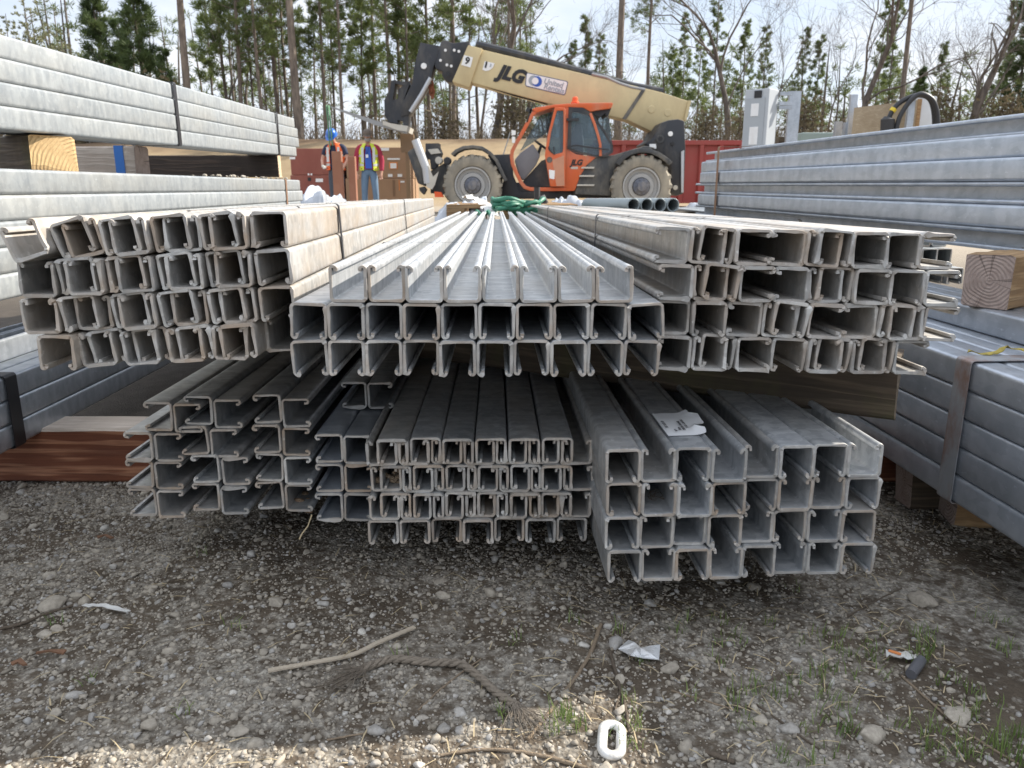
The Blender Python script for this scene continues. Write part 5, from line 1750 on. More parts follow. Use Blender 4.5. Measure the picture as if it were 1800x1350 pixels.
    nm_ = MB(); nm_.prism([Vector((-.012, fy + .012, sk.z - .055)), Vector((.012, fy + .012, sk.z - .055)), Vector((.006, fy + .006, sk.z - .01)), Vector((-.006, fy + .006, sk.z - .01))],
                          [Vector((-.009, fy - .018, sk.z - .055)), Vector((.009, fy - .018, sk.z - .055)), Vector((.003, fy - .002, sk.z - .01)), Vector((-.003, fy - .002, sk.z - .01))])
    nm_.build("nose", M["skin"], root, bevel=.003)
    for sg in (-1, 1):
        em = MB(); em.lathe([(0, -.006), (.010, -.004), (.013, .004)], (sg * .032, fy + .008, sk.z - .012), n=12); em.build("eye", M["text_black"], root)
        em = MB(); em.lathe([(0, -.008), (.016, -.004), (.024, .006), (.012, .014)], (sg * .080, sk.y + .01, sk.z - .03), axis="x", n=12); em.build("ear", M["skin"], root)
    mm_ = MB(); mm_.box((-.024, fy + .004, sk.z - .088), (.024, fy + .016, sk.z - .080)); mm_.build("mouth", plain("lips", (.36, .13, .11), .6), root)
    if pose["beard"]:
        bb = MB()
        for i in range(5):
            pass
        prof = []
        for zz, rr_ in ((-.050, .062), (-.068, .070), (-.09, .072), (-.115, .056), (-.135, .02)):
            prof.append((rr_, zz))
        vs, fs = [], []
        for r_, zz in prof:
            for k in range(15):
                a = R(-105 + 210 * k / 14)
                vs.append(Vector((math.sin(a) * r_, jw.y - math.cos(a) * r_ * 1.22 - .008, sk.z - .02 + zz - (.0 if abs(k - 7) > 2 else .012 if zz > -.06 else 0))))
        for i in range(4):
            for k in range(14): fs.append((i * 15 + k, i * 15 + k + 1, (i + 1) * 15 + k + 1, (i + 1) * 15 + k))
        bb.add(vs, fs); bb.build("beard", M["beard"], root, smooth=60)
    hb = MB()
    tilt = Matrix.Translation(sk + Vector((0, .0, .02))) @ Matrix.Rotation(R(12 + 16 * hd), 4, "X")
    if pose["hat"] == "helmet":
        vs0 = len(hb.v)
        hb.lathe([(.150, -.012), (.152, -.004), (.128, .004), (.126, .045), (.112, .090), (.080, .125), (.04, .14), (0, .143)], (0, 0, 0), axis="z", n=28)
        hb.prism([Vector((math.sin(a) * .14, -math.cos(a) * .14 - .0, -.006)) for a in [R(-50 + 10 * k) for k in range(11)]] , [Vector((math.sin(a) * .15, -math.cos(a) * .195, -.014)) for a in [R(-50 + 10 * k) for k in range(11)]])
        hb.v = [tuple(tilt @ Vector((v[0] * .9, v[1] * 1.05, v[2]))) for v in hb.v]
        h_o = hb.build("hard_hat", M["helmet"], root, smooth=40)
        rg = MB(); rg.tube([tilt @ Vector((0, -.125 * math.cos(t), .012 + .138 * math.sin(t))) for t in [i * math.pi / 10 for i in range(11)]], .011, 6); rg.build("hat_ridge", M["helmet"], h_o, smooth=60)
    else:
        hb.lathe([(.102, -.012), (.104, .03), (.092, .075), (.055, .102), (0, .108)], (0, 0, 0), axis="z", n=24)
        hb.prism([Vector((math.sin(a) * .10, -math.cos(a) * .10, -.006)) for a in [R(-55 + 11 * k) for k in range(11)]], [Vector((math.sin(a) * .085, -math.cos(a) * .10 - .075, -.02)) for a in [R(-55 + 11 * k) for k in range(11)]])
        hb.v = [tuple(tilt @ Vector((v[0] * .92, v[1] * 1.06, v[2]))) for v in hb.v]
        hb.build("cap", M["cap"], root, smooth=40)
    if pose["badge"]:
        b2 = MB(); b2.box((-.05, -.168, 1.20), (.005, -.160, 1.27)); b2.build("badge", M["badge"], root)
        b2 = MB(); b2.tube([(-.07, -.135, 1.44), (-.025, -.165, 1.27), (.03, -.14, 1.44)], .006, 5); b2.build("lanyard", M["text_black"], root)
        b2 = MB(); b2.add([(-.07, -.139, .97), (.075, -.139, .97), (.07, -.158, 1.2), (.05, -.140, 1.44), (-.05, -.140, 1.44), (-.07, -.158, 1.2)], [(0, 1, 2, 3, 4, 5)]); b2.build("shirt_front", M["blue_shirt"], root)
    return root


YP = 18.0
p1w = P(591, 300, YP); p2w = P(649, 300, YP)
person((p1w.x, YP, gh(p1w.x, YP)), R(-8), dict(head_drop=1.5,
       arm_l=((-.20, -.01, 1.42), (-.29, -.05, 1.15), (-.22, -.24, 1.02), (-.17, -.30, .99)),
       arm_r=((.20, -.01, 1.42), (.30, -.04, 1.15), (.23, -.20, .96), (.19, -.25, .90)),
       foot_l=(-.11, .02), foot_r=(.13, -.05), trousers=M["dark_trousers"], top=M["navy"], vest=M["vest_orange"], short=True, gap=.42, gloves=True, beard=False, hat="helmet", badge=False),
       "worker in blue hard hat and orange vest looking down between posts")
person((p2w.x, YP, gh(p2w.x, YP)), R(6), dict(head_drop=.25,
       arm_l=((-.21, 0, 1.42), (-.29, .02, 1.14), (-.28, -.06, .90), (-.27, -.09, .82)),
       arm_r=((.21, 0, 1.42), (.29, .02, 1.14), (.28, -.06, .90), (.27, -.09, .82)),
       foot_l=(-.13, 0), foot_r=(.14, -.03), trousers=M["jeans"], top=M["maroon"], vest=M["vest_lime"], short=False, gap=.52, gloves=False, beard=True, hat="cap", badge=True),
       "bearded person in cap, red jacket and lime vest beside cardboard boxes")

# green sling hanging from the fork tip
m1 = MB(); a = P(577, 187, YB); 
for dx_, lo in ((0, 262), (4, 255)):
    m1.tube([P(574 + dx_, 186, YB - .2), P(577 + dx_, 215, YB - .3), P(580 + dx_, lo, YB - .6)], [.05, .045, .03], 6, flat=.35)
M["sling"] = plain("sling_green", (.10, .24, .13), .7, 0, .15, 10)
tag(m1.build("lifting_sling", M["sling"], smooth=40), "pale green lifting sling hanging from the fork tips", "sling")

# upright boards in front of the worker
for (x0, x1, yt, lab) in ((583, 601, 266, "taller red brown upright board before the hard hat worker"), (612, 625, 275, "shorter red brown upright board between the two people")):
    a, b_ = P(x0, yt, 8.0), P(x1, yt, 8.0)
    w_ = b_.x - a.x
    mb = MB(); mb.box((-w_ / 2, -.02, 0), (w_ / 2, .02, a.z))
    o = mb.build("upright_board", plain("red_board", (.26, .115, .07), .85, 0, .25, 7, .3, dirt=(.40, .24, .17), dirt_amt=.5), smooth=0, bevel=.004)
    o.location = ((a.x + b_.x) / 2, 8.0, 0); o.rotation_euler = (0, 0, R(-14))
    tag(o, lab, "board")

# boxes behind the people
YBX = 19.5
M["card"] = plain("cardboard", (.32, .20, .12), .85, 0, .1, 3)
M["jobred"] = plain("box_redbrown", (.235, .07, .05), .7, 0, .12, 3, dirt=(.3, .14, .1), dirt_amt=.4)


def crate(x0, y0, x1, y1, Y, dep, name, mat, label, cat, base=None):
    a, b_ = P(x0, y0, Y), P(x1, y1, Y)
    z0 = b_.z if base is None else base
    o = empty(name, ((a.x + b_.x) / 2, Y + dep / 2, z0))
    mb = MB(); mb.box((-(b_.x - a.x) / 2, -dep / 2, 0), ((b_.x - a.x) / 2, dep / 2, a.z - z0))
    mb.build("box_body", mat, o, smooth=0, bevel=.012)
    return tag(o, label, cat), Matrix.Translation(-Vector(o.location))


def plate(o, T, x0, y0, x1, y1, Y, mat, name, th=.01):
    a, b_ = P(x0, y0, Y), P(x1, y1, Y)
    mb = MB(); mb.box((a.x, Y - th, b_.z), (b_.x, Y - .002, a.z))
    mb.v = [tuple(T @ Vector(v)) for v in mb.v]
    return mb.build(name, mat, o, smooth=0)


zj = gh(P(560, 300, YBX).x, YBX)
o, T = crate(510, 308, 603, 345, YBX, 1.2, "job_box", M["jobred"], "lower dark red box behind the hard hat worker", "box", zj)
plate(o, T, 555, 314, 568, 320, YBX, M["white_paint"], "paper_tag"); plate(o, T, 541, 312, 547, 318, YBX, M["text_black"], "latch")
zt_j = P(510, 308, YBX).z
o, T = crate(509, 261, 603, 308, YBX + .02, 1.2, "job_box", M["jobred"], "upper dark red box behind the hard hat worker", "box", zt_j + .004)
plate(o, T, 509, 276, 519, 280, YBX + .02, M["white_paint"], "paper_tag")
for px in (541, 546): plate(o, T, px, 305, px + 3, 308, YBX + .02, M["white_paint"], "latch")
o, T = crate(607, 314, 727, 345, YBX, 1.1, "cardboard_box", M["card"], "lower cardboard box behind the person in lime vest", "box", zj)
plate(o, T, 690, 316, 695, 345, YBX, plain("card_strip", (.2, .12, .07), .8), "seam"); plate(o, T, 704, 318, 711, 321, YBX, M["white_paint"], "paper_tag"); plate(o, T, 701, 316, 703, 335, YBX, M["orange_scrap"], "edge_strip")
zt_c = P(607, 314, YBX).z
o, T = crate(607, 259, 727, 314, YBX + .02, 1.1, "cardboard_box", M["card"], "upper cardboard box with orange label behind the lime vest", "box", zt_c + .004)
Yc_ = YBX + .02
plate(o, T, 684, 285, 699, 297, Yc_, M["orange_scrap"], "label_frame"); plate(o, T, 686, 287, 697, 296, Yc_ - .010, M["white_paint"], "paper_label"); plate(o, T, 681, 278, 703, 281, Yc_, M["white_paint"], "print_line")
for x0, y0, x1, y1 in ((668, 260, 684, 265), (682, 306, 690, 311), (699, 306, 707, 311), (717, 310, 722, 314)): plate(o, T, x0, y0, x1, y1, Yc_, M["white_paint"], "paper_tag")
a, b_ = P(727.5, 262, YBX), P(731.5, 345, YBX)
mb = MB(); mb.box((a.x, YBX - .03, zj), (b_.x, YBX + .02, a.z)); tag(mb.build("wooden_batten", M["wood_tan"], smooth=0), "tan upright batten at the right edge of the cardboard boxes", "batten")
# brown pad behind the stabiliser
a, b_ = P(703.5, 235, 18.6), P(728, 268, 18.6)
mb = MB(); mb.box((a.x, 18.6, b_.z), (b_.x, 18.68, a.z)); mb.box((a.x + .1, 18.62, gh(a.x, 18.6)), (a.x + .2, 18.66, b_.z))
tag(mb.build("board_sign", plain("brown_board", (.27, .18, .11), .85, 0, .15, 4, dirt=(.33, .2, .08), dirt_amt=.6), smooth=0), "square brown board standing behind the stabiliser leg", "board")

# red skip
YD = 22.0
a, b_ = P(1046, 251, YD), P(1345, 350, YD)
dz0 = gh(15, YD)
sk_ = empty("waste_skip", ((a.x + b_.x) / 2, YD, dz0)); tag(sk_, "red ribbed steel waste skip behind the telehandler", "skip")
M["skip_red"] = plain("skip_red", (.28, .042, .036), .6, 0, .12, 2, dirt=(.22, .09, .07), dirt_amt=.6)
hw = (b_.x - a.x) / 2; hh = a.z - dz0
mb = MB(); mb.box((-hw, 0, .15), (hw, .06, hh)); mb.box((-hw, 2.2, .15), (hw, 2.26, hh)); mb.box((-hw, .06, .15), (-hw + .06, 2.2, hh)); mb.box((hw - .06, .06, .15), (hw, 2.2, hh)); mb.box((-hw + .06, .06, .15), (hw - .06, 2.2, .22))
mb.build("skip_body", M["skip_red"], sk_, smooth=0)
mb = MB(); mb.box((-hw - .05, -.09, hh - .06), (hw + .05, -.002, hh + .06)); mb.build("top_rail", M["skip_red"], sk_, smooth=0, bevel=.01)
for k in range(9):
    x = -hw + .25 + k * (2 * hw - .5) / 8
    mb = MB(); mb.prism([Vector((x - .09, -.002, .15)), Vector((x + .09, -.002, .15)), Vector((x + .05, -.085, .15)), Vector((x - .05, -.085, .15))], [Vector((x - .09, -.002, hh - .062)), Vector((x + .09, -.002, hh - .062)), Vector((x + .05, -.085, hh - .062)), Vector((x - .05, -.085, hh - .062))])
    mb.build("rib", M["skip_red"], sk_, smooth=0)

# electrical gear beyond the right stack
def q3(zx, zy): return (1200 + zx / 3, 130 + zy / 3)
YE = 9.5
M["elec"] = plain("cabinet_grey", (.40, .43, .46), .5, 0, .06, 5)
M["elec_dark"] = plain("cabinet_door_grey", (.33, .36, .39), .5, 0, .06, 5)  # slightly darker grey of the cabinet door


def xz(zx, zy, Y=YE): p = P(*q3(zx, zy), Y); return p.x, p.z
gx0, zt1 = xz(345, 78); gx1, _ = xz(450, 78); gx2, _ = xz(530, 78)
cabn = empty("electrical_cabinet", (gx1, YE, 0)); tag(cabn, "tall grey electrical cabinet with pale notices beyond the right stack", "cabinet")
mb = MB()
A_ = [Vector((gx0 - gx1, .10, 0)), Vector((0, -.06, 0)), Vector((gx2 - gx1, .14, 0)), Vector((gx2 - gx1 - .24, .34, 0))]
mb.prism(A_, [v + Vector((0, 0, zt1)) for v in A_]); mb.build("cabinet_body", M["elec"], cabn, smooth=0, bevel=.006)
dv = (A_[1] - A_[0]); dn = Vector((dv.y, -dv.x, 0)).normalized()
def on_face(u0, z0, u1, z1, mat, name, off=.006):
    a, b_ = A_[0] + dv * u0 + dn * off, A_[0] + dv * u1 + dn * off
    m_ = MB(); m_.prism([Vector((a.x, a.y, z0)), Vector((b_.x, b_.y, z0)), Vector((b_.x, b_.y, z1)), Vector((a.x, a.y, z1))], [v - dn * (off - .001) for v in (Vector((a.x, a.y, z0)), Vector((b_.x, b_.y, z0)), Vector((b_.x, b_.y, z1)), Vector((a.x, a.y, z1)))])
    return m_.build(name, mat, cabn, smooth=0)
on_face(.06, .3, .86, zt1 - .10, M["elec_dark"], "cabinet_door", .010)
on_face(.40, zt1 - .10, .70, zt1 - .02, M["text_black"], "breaker_window", .014)
on_face(.30, zt1 - .62, .66, zt1 - .42, M["paper"], "notice", .014); on_face(.30, zt1 - .30, .62, zt1 - .16, M["paper"], "notice", .014)


def post(zx0, zy0, zx1, Y, label, name="strut_post", dep=.05, mat=None, holes=False):
    x0, z0 = xz(zx0, zy0, Y); x1, _ = xz(zx1, zy0, Y)
    mb = MB(); w_ = x1 - x0
    mb.box((-w_ / 2, 0, 0), (w_ / 2, .006, z0)); mb.box((-w_ / 2, .006, 0), (-w_ / 2 + .006, dep, z0)); mb.box((w_ / 2 - .006, .006, 0), (w_ / 2, dep, z0))
    o = mb.build(name, mat or M["galv_blue"], smooth=0); o.location = ((x0 + x1) / 2, Y, 0)
    return tag(o, label, "post")
post(567, 90, 628, YE + .25, "wide galvanised upright beside the electrical cabinet")
post(808, 250, 845, YE + .3, "short grey upright, left of the two before the plywood")
post(855, 255, 880, YE + .35, "narrow short grey upright just left of the tallest one")
post(890, 108, 926, YE + .3, "tall galvanised upright at the left edge of the plywood")
post(1198, 122, 1232, YE - .3, "galvanised upright with cable looped over, right of plywood")
x0, z0 = xz(530, 98); x1, _ = xz(600, 98)
for k, zy in enumerate((98, 150, 172)):
    _, zz = xz(530, zy); mb = MB(); mb.box((x0, YE + .10, zz - .02), (x1, YE + .14, zz + .02))
    tag(mb.build("cross_bar", M["galv_blue"], smooth=0), ["upper", "middle", "lower"][k] + " galvanised cross bar between cabinet and upright", "bar")
x0, z0 = xz(630, 308, YE + 3); x1, _ = xz(900, 308, YE + 3)
mb = MB(); mb.box((x0, YE + 3, 0), (x1, YE + 3.8, z0)); tag(mb.build("equipment_crate", plain("green_grey", (.22, .27, .25), .7, 0, .1, 3), smooth=0, bevel=.02), "low green grey crate beyond the galvanised uprights", "crate")
x0, z0 = xz(508, 330, YE + .5); x1, _ = xz(556, 330, YE + .5)
mb = MB(); mb.box((x0, YE + .5, 0), (x1, YE + .9, z0)); tag(mb.build("wooden_crate", M["wood_dark"], smooth=0, bevel=.01), "dark wooden crate between the cabinet and wide upright", "crate")
# plywood
x0, z0 = xz(908, 178); x1, z1 = xz(1205, 145)
mb = MB(); mb.prism([Vector((x0, YE, .0)), Vector((x1, YE - .15, .0)), Vector((x1, YE - .15, z1)), Vector((x0, YE, z0))], [Vector((x0, YE + .02, .0)), Vector((x1, YE - .13, .0)), Vector((x1, YE - .13, z1)), Vector((x0, YE + .02, z0))])
M["ply"] = timber_mat("plywood", (.36, .29, .20), (.44, .36, .26), (.25, .19, .12))
tag(mb.build("plywood_sheet", M["ply"], smooth=0), "weathered plywood sheet standing beyond the right stack", "plywood")
# pale cabinet and cables
x0, z0 = xz(1232, 118); x1, _ = xz(1345, 118)
cb2 = empty("electrical_cabinet", ((x0 + x1) / 2, YE, 0)); tag(cb2, "pale cabinet under the black cable loop beyond the right stack", "cabinet")
mb = MB(); w_ = (x1 - x0) / 2; mb.box((-w_, 0, 0), (w_, .3, z0)); mb.build("cabinet_body", plain("pale_cabinet", (.56, .58, .60), .5), cb2, smooth=0, bevel=.01)
mb = MB(); mb.box((-w_ + .02, -.03, 0), (-w_ + .06, -.002, z0 - .03)); mb.build("wood_edge", M["wood_tan"], cb2, smooth=0)
M["cable"] = plain("black_cable", (.02, .02, .022), .45)
for k, pl in enumerate((((1075, 280), (1095, 215), (1135, 160), (1200, 122), (1260, 112), (1305, 135), (1325, 200), (1330, 300)), ((1120, 330), (1140, 240), (1175, 175), (1215, 128), (1262, 106), (1318, 138), (1342, 210), (1345, 300)))):
    mb = MB(); mb.tube(smooth_path([P(*q3(*p), YE - .36 - .05 * k) for p in pl], 5), .028, 8)
    o = mb.build("power_cable", M["cable"], smooth=60); tag(o, ["black cable with yellow band and plug looped over the post", "outer black cable looped over the pale cabinet"][k], "cable")
    if k == 0:
        m2 = MB(); m2.tube([P(*q3(1080, 300), YE - .36), P(*q3(1082, 240), YE - .36), P(*q3(1086, 232), YE - .36)], [.075, .075, .05], 10); m2.build("cable_plug", M["black_rubber"], o, smooth=40)
        m2 = MB(); m2.tube([P(*q3(1103, 198), YE - .36), P(*q3(1115, 183), YE - .36)], .036, 8); m2.build("yellow_band", plain("yellow_tape", (.65, .48, .03), .5), o, smooth=40)

# four grey pipes on the far end of the upper right bundle
zt4 = 4 * .0413 + .002
base_ = P(1113, 373.5, 3.55)
crib = empty("timber_crib", (base_.x + .06, 3.8, 0)); tag(crib, "rough timber crib carrying the four grey pipes", "crib")
for k in range(4):
    zc_ = k * (base_.z - .006) / 4; hc_ = (base_.z - .006) / 4 - .002
    for q in (-1, 1):
        mb = MB()
        if k % 2: mb.box((-.30, q * .16 - .045, zc_), (.30, q * .16 + .045, zc_ + hc_))
        else: mb.box((q * .22 - .045, -.24, zc_), (q * .22 + .045, .24, zc_ + hc_))
        mb.build("beam", M["wood_dark"], crib, smooth=0, bevel=.004)
dirp = Vector((-.30, 1, -.012)).normalized(); side_ = Vector((1, .30, 0)).normalized()
for k in range(4):
    r_o = .0315
    c_ = base_ + side_ * (k * (2 * r_o + .003)) + Vector((0, 0, r_o))
    mb = MB()
    ux = dirp.cross(Vector((0, 0, 1))).normalized(); uz = ux.cross(dirp)
    vs, fs = [], []
    for (rr_, y) in ((r_o, .55), (r_o, .0), (r_o - .001, -.001), (r_o - .005, -.001), (r_o - .006, .0), (r_o - .006, .55)):
        for q in range(28):
            a = 6.2832 * q / 28
            vs.append(dirp * y + (ux * math.cos(a) + uz * math.sin(a)) * rr_)
    for i in range(5):
        for q in range(28): fs.append((i * 28 + q, i * 28 + (q + 1) % 28, (i + 1) * 28 + (q + 1) % 28, (i + 1) * 28 + q))
    mb.add(vs, fs); o = mb.build("grey_pipe", M["pipe"] if "pipe" in M else M.setdefault("pipe", plain("pipe_grey", (.24, .275, .285), .5, .2, .12, 20)), smooth=40)
    o.location = c_
    tag(o, f"{['first', 'second', 'third', 'fourth'][k]} from left of four short grey pipes on the far bundles", "pipe", "grey pipes on the far end of the bundles")

# clear sheeting, green hoses and a board beyond the far ends
m, nt, b = new_mat("plastic_sheeting")
c = mix(nt, noise(nt, 9, 5), (.28, .31, .36), (.58, .60, .63)); nt.links.new(c, b.inputs["Base Color"]); b.inputs["Roughness"].default_value = .22; b.inputs["Specular IOR Level"].default_value = .6
M["sheet"] = m
def heap(x0, x1, y0, y1, ztop, seed, label, n=64, name="plastic_sheeting"):
    rs = np.random.RandomState(seed)
    u, v_ = np.meshgrid(np.linspace(0, 1, n), np.linspace(0, 1, n))
    prof = np.clip(np.minimum(np.minimum(u, 1 - u), np.minimum(v_, 1 - v_)) * 9, 0, 1) ** .5
    z = prof * (ztop * (.80 + .35 * fbm(u * 3 + seed, v_ * 3, 3))) + prof * .07 * np.abs(fbm(u * 6 + seed, v_ * 6, 2))
    z = z * (ztop / z.max())
    x = x0 + (x1 - x0) * u + .03 * fbm(u * 7 + 3, v_ * 7, 2); y = y0 + (y1 - y0) * v_ + .03 * fbm(u * 7, v_ * 7 + 8, 2)
    vv = np.stack([x.ravel(), y.ravel(), z.ravel() + .002], 1)
    i_, j_ = np.meshgrid(np.arange(n - 1), np.arange(n - 1)); q = (j_ * n + i_).ravel()
    ff = np.stack([q, q + 1, q + n + 1, q + n], 1)
    return tag(link(name, np_mesh(name, vv, ff, M["sheet"], smooth=True)), label, "plastic sheet")
def zy(py, Y): return P(900, py, Y).z
xx0, xx1 = P(760, 360, 4.6).x, P(862, 360, 4.6).x
heap(xx0, xx1, 4.25, 5.2, zy(346, 4.7), 3, "crumpled clear plastic sheeting beyond the upper centre bundle")
heap(P(965, 360, 5.2).x, P(1035, 360, 5.2).x, 4.8, 5.6, zy(343, 5.2), 8, "pale plastic sheeting left of the grey pipes")
heap(P(536, 345, 5.4).x, P(592, 345, 5.4).x, 5.0, 6.0, zy(326, 5.5), 12, "clear plastic heap at the end of the left stack")
heap(P(1215, 345, 4.9).x, P(1290, 345, 4.9).x, 4.6, 5.4, zy(352, 4.9), 15, "clear plastic by the far foot of the right stack")
pts = smooth_path([P(820, 346, 4.6), P(838, 350, 4.5), P(856, 362, 4.3), P(868, 378, 4.05)], 5, .004)
ribbon(pts, .035, M["white_plastic"], "plastic_band", "broad white plastic band trailing over the channel ends", "plastic band", th=.003, curl=.35, seed=5)
pal = empty("wooden_pallet", (0.06, 4.75, 0)); tag(pal, "tan wooden pallet under the green hoses", "pallet")
zp = zy(358, 4.6)
for k in range(5):
    mb = MB(); mb.box((-.42, -.42 + k * .19, zp - .02), (.30, -.30 + k * .19, zp)); mb.build("deck_board", M["wood_tan"], pal, smooth=0)
for k in range(3):
    mb = MB(); mb.box((-.42 + k * .31, -.42, 0), (-.32 + k * .31, .46, zp - .021)); mb.build("bearer", M["wood_tan"], pal, smooth=0)
M["hose_green"] = plain("hose_green", (.03, .17, .105), .5, 0, .2, 20)
rr = random.Random(6)
for k, (cpx, cpy, rx, nl_) in enumerate(((893, 366, .075, 4), (925, 372, .085, 4))):
    mb = MB(); c_ = P(cpx, cpy, 4.15 + k * .1)
    pts = []
    for i in range(nl_ * 12):
        a = i * 6.283 / 12 + k
        pts.append(c_ + Vector((math.cos(a) * rx * (1 + rr.uniform(-.2, .2)), math.sin(a) * .10 + rr.uniform(-.02, .02), .025 * math.sin(a * .5 + k) + (i // 12) * .012 + rr.uniform(-.008, .012))))
    mb.tube(smooth_path(pts, 3), .011, 6)
    tag(mb.build("green_hose", M["hose_green"], smooth=60), ["heap of green hose left, beyond the upper centre bundle", "flat green hose coil right, beside the upper right bundle"][k], "hose")
mb = MB(); mb.tube([P(838, 372, 3.95), P(848, 380, 3.85), P(858, 372, 3.95), P(866, 384, 3.8)], .012, 6); tag(mb.build("green_strap", M["hose_green"], smooth=60), "short green strap end on the upper centre channels", "strap")
# black hook
mb = MB(); mb.tube([P(944, 329, 4.6), P(944, 345, 4.6), P(945, 362, 4.6)], .018, 8); mb.tube([P(946, 350, 4.6), P(956, 346, 4.6), P(960, 354, 4.6), P(952, 362, 4.6)], .014, 7); mb.tube([P(945, 360, 4.6), Vector((P(945, 360, 4.6).x, 4.6, 0))], .018, 8)
tag(mb.build("black_hook", M["black_rubber"], smooth=50), "black metal hook standing by the green hoses", "hook")
# yellow and black tape on the lower right stack
tp = [RB.at(.02, px_y(RB, 1690) + .05, 5 * .0417 + .003), RB.at(.05, px_y(RB, 1690) + .03, .2115), RB.at(.075, px_y(RB, 1690) + .045, .218), RB.at(.10, px_y(RB, 1690) + .01, .212)]
ribbon(smooth_path(tp, 4, .002), .0035, plain("yellow_tape_scrap", (.42, .33, .06), .7, 0, .3, 90, dirt=(.03, .03, .03), dirt_amt=1.0), "warning_tape", "torn yellow and black tape on the lower right stack", "tape", curl=.8, seed=6)
# small stones lying on the middle left stack
rs = np.random.RandomState(31)
n = 40
ps = np.array([tuple(LM.at(rs.uniform(.0, .08), rs.uniform(1.0, LM.far - .1) , 5 * .0417 + .002)) for _ in range(n)])
rd = rs.uniform(.002, .008, n); v, f = stones(ps + np.array([0, 0, .002]), rd, ICO2_V, ICO2_F, .1, rs, cuts=4)
me = np_mesh("stone_grit", v, f, M["stone"]); set_tint(me, rs.uniform(.2, .8, n), 42); tag(link("stone_grit", me), "grit lying on the middle left stack", "grit", kind="stuff")
# grey timber with blue tape under the uppermost left stack
o = cross_timber(LU, px_y(LU, 215) + .35, -.089, .12, .6, .085, .089, (M["wood_top"], M["end_grey"], M["wood_top"]), "weathered grey timber with blue tape in the left stack", 15)
mb = MB(); L_ = o.dimensions.x / 2; mb.box((-L_ + .035, -.047, -.0445), (-L_ + .06, .047, .0445))
mb.build("blue_tape", plain("blue_tape", (.04, .18, .55), .5), o, smooth=0)
# ------------------------------------------------------------------ trees
M["needle"] = leaf_mat("pine_needles", (.075, .11, .034), (.21, .25, .085), .6, .45, .9)
M["needle_dark"] = leaf_mat("young_pine_needles", (.058, .098, .036), (.155, .205, .075), .6, .4, .9)
M["leaf_olive"] = leaf_mat("olive_foliage", (.12, .135, .07), (.25, .24, .14), .7, .3, .6)
M["leaf_brown"] = leaf_mat("brown_bush", (.13, .105, .06), (.27, .22, .13), .8, .25, .8)
M["twigs_grey"] = plain("bare_twigs", (.20, .17, .14), .95, 0, .25, 2)
M["brush_twigs"] = leaf_mat("dry_brush", (.10, .075, .05), (.25, .20, .13), .9, .1, .5)


def bark(name, c1, c2):
    m, nt, b = new_mat(name)
    n1 = noise(nt, 7, 5, .65, stretch=(1, 1, .22))
    nt.links.new(mix(nt, ramp(nt, n1, [(.35, 0.0), (.65, 1.0)]), c1, c2), b.inputs["Base Color"])
    b.inputs["Roughness"].default_value = .95
    bump(nt, b, n1, .8, .04)
    return m
M["bark_pine"] = bark("pine_bark", (.10, .08, .066), (.24, .195, .155))
M["bark_grey"] = bark("grey_bark", (.085, .07, .06), (.20, .17, .145))
M["bark_dark"] = bark("dark_bark", (.075, .062, .052), (.17, .14, .115))


def leaves_mesh(name, centres, dirs, rs, n_per, ln, wd, mat, spread=1.0, curve=.0):
    "tufts of narrow leaves fanning out from each centre"
    n = len(centres)
    C_ = np.repeat(np.asarray(centres, float), n_per, 0); D = np.repeat(np.asarray(dirs, float), n_per, 0)
    d = rs.normal(0, 1, (n * n_per, 3)); d /= np.linalg.norm(d, axis=1)[:, None]
    d = d * spread + D; d /= np.linalg.norm(d, axis=1)[:, None]
    s = np.cross(d, rs.normal(0, 1, d.shape)); s /= np.linalg.norm(s, axis=1)[:, None]
    L_ = (ln * rs.uniform(.6, 1.2, len(d)))[:, None]; W_ = (wd * rs.uniform(.7, 1.3, len(d)))[:, None]
    C_ = C_ + rs.normal(0, ln * .12, C_.shape)
    v = np.stack([C_, C_ + d * L_ * .55 + s * W_, C_ + d * L_, C_ + d * L_ * .55 - s * W_], 1).reshape(-1, 3)
    q = np.arange(len(d)) * 4
    return np_mesh(name, v, np.stack([q, q + 1, q + 2, q + 3], 1), mat)


def trunk_path(h, rs, bend=.25, n=9):
    pts, x, y = [], 0.0, 0.0
    for i in range(n):
        pts.append(Vector((x, y, h * i / (n - 1) - .15)))
        x += rs.normal(0, bend * h / 90); y += rs.normal(0, bend * h / 90)
    return pts


def on_path(pts, t):
    t = t * (len(pts) - 1); i = min(int(t), len(pts) - 2)
    return pts[i].lerp(pts[i + 1], t - i)


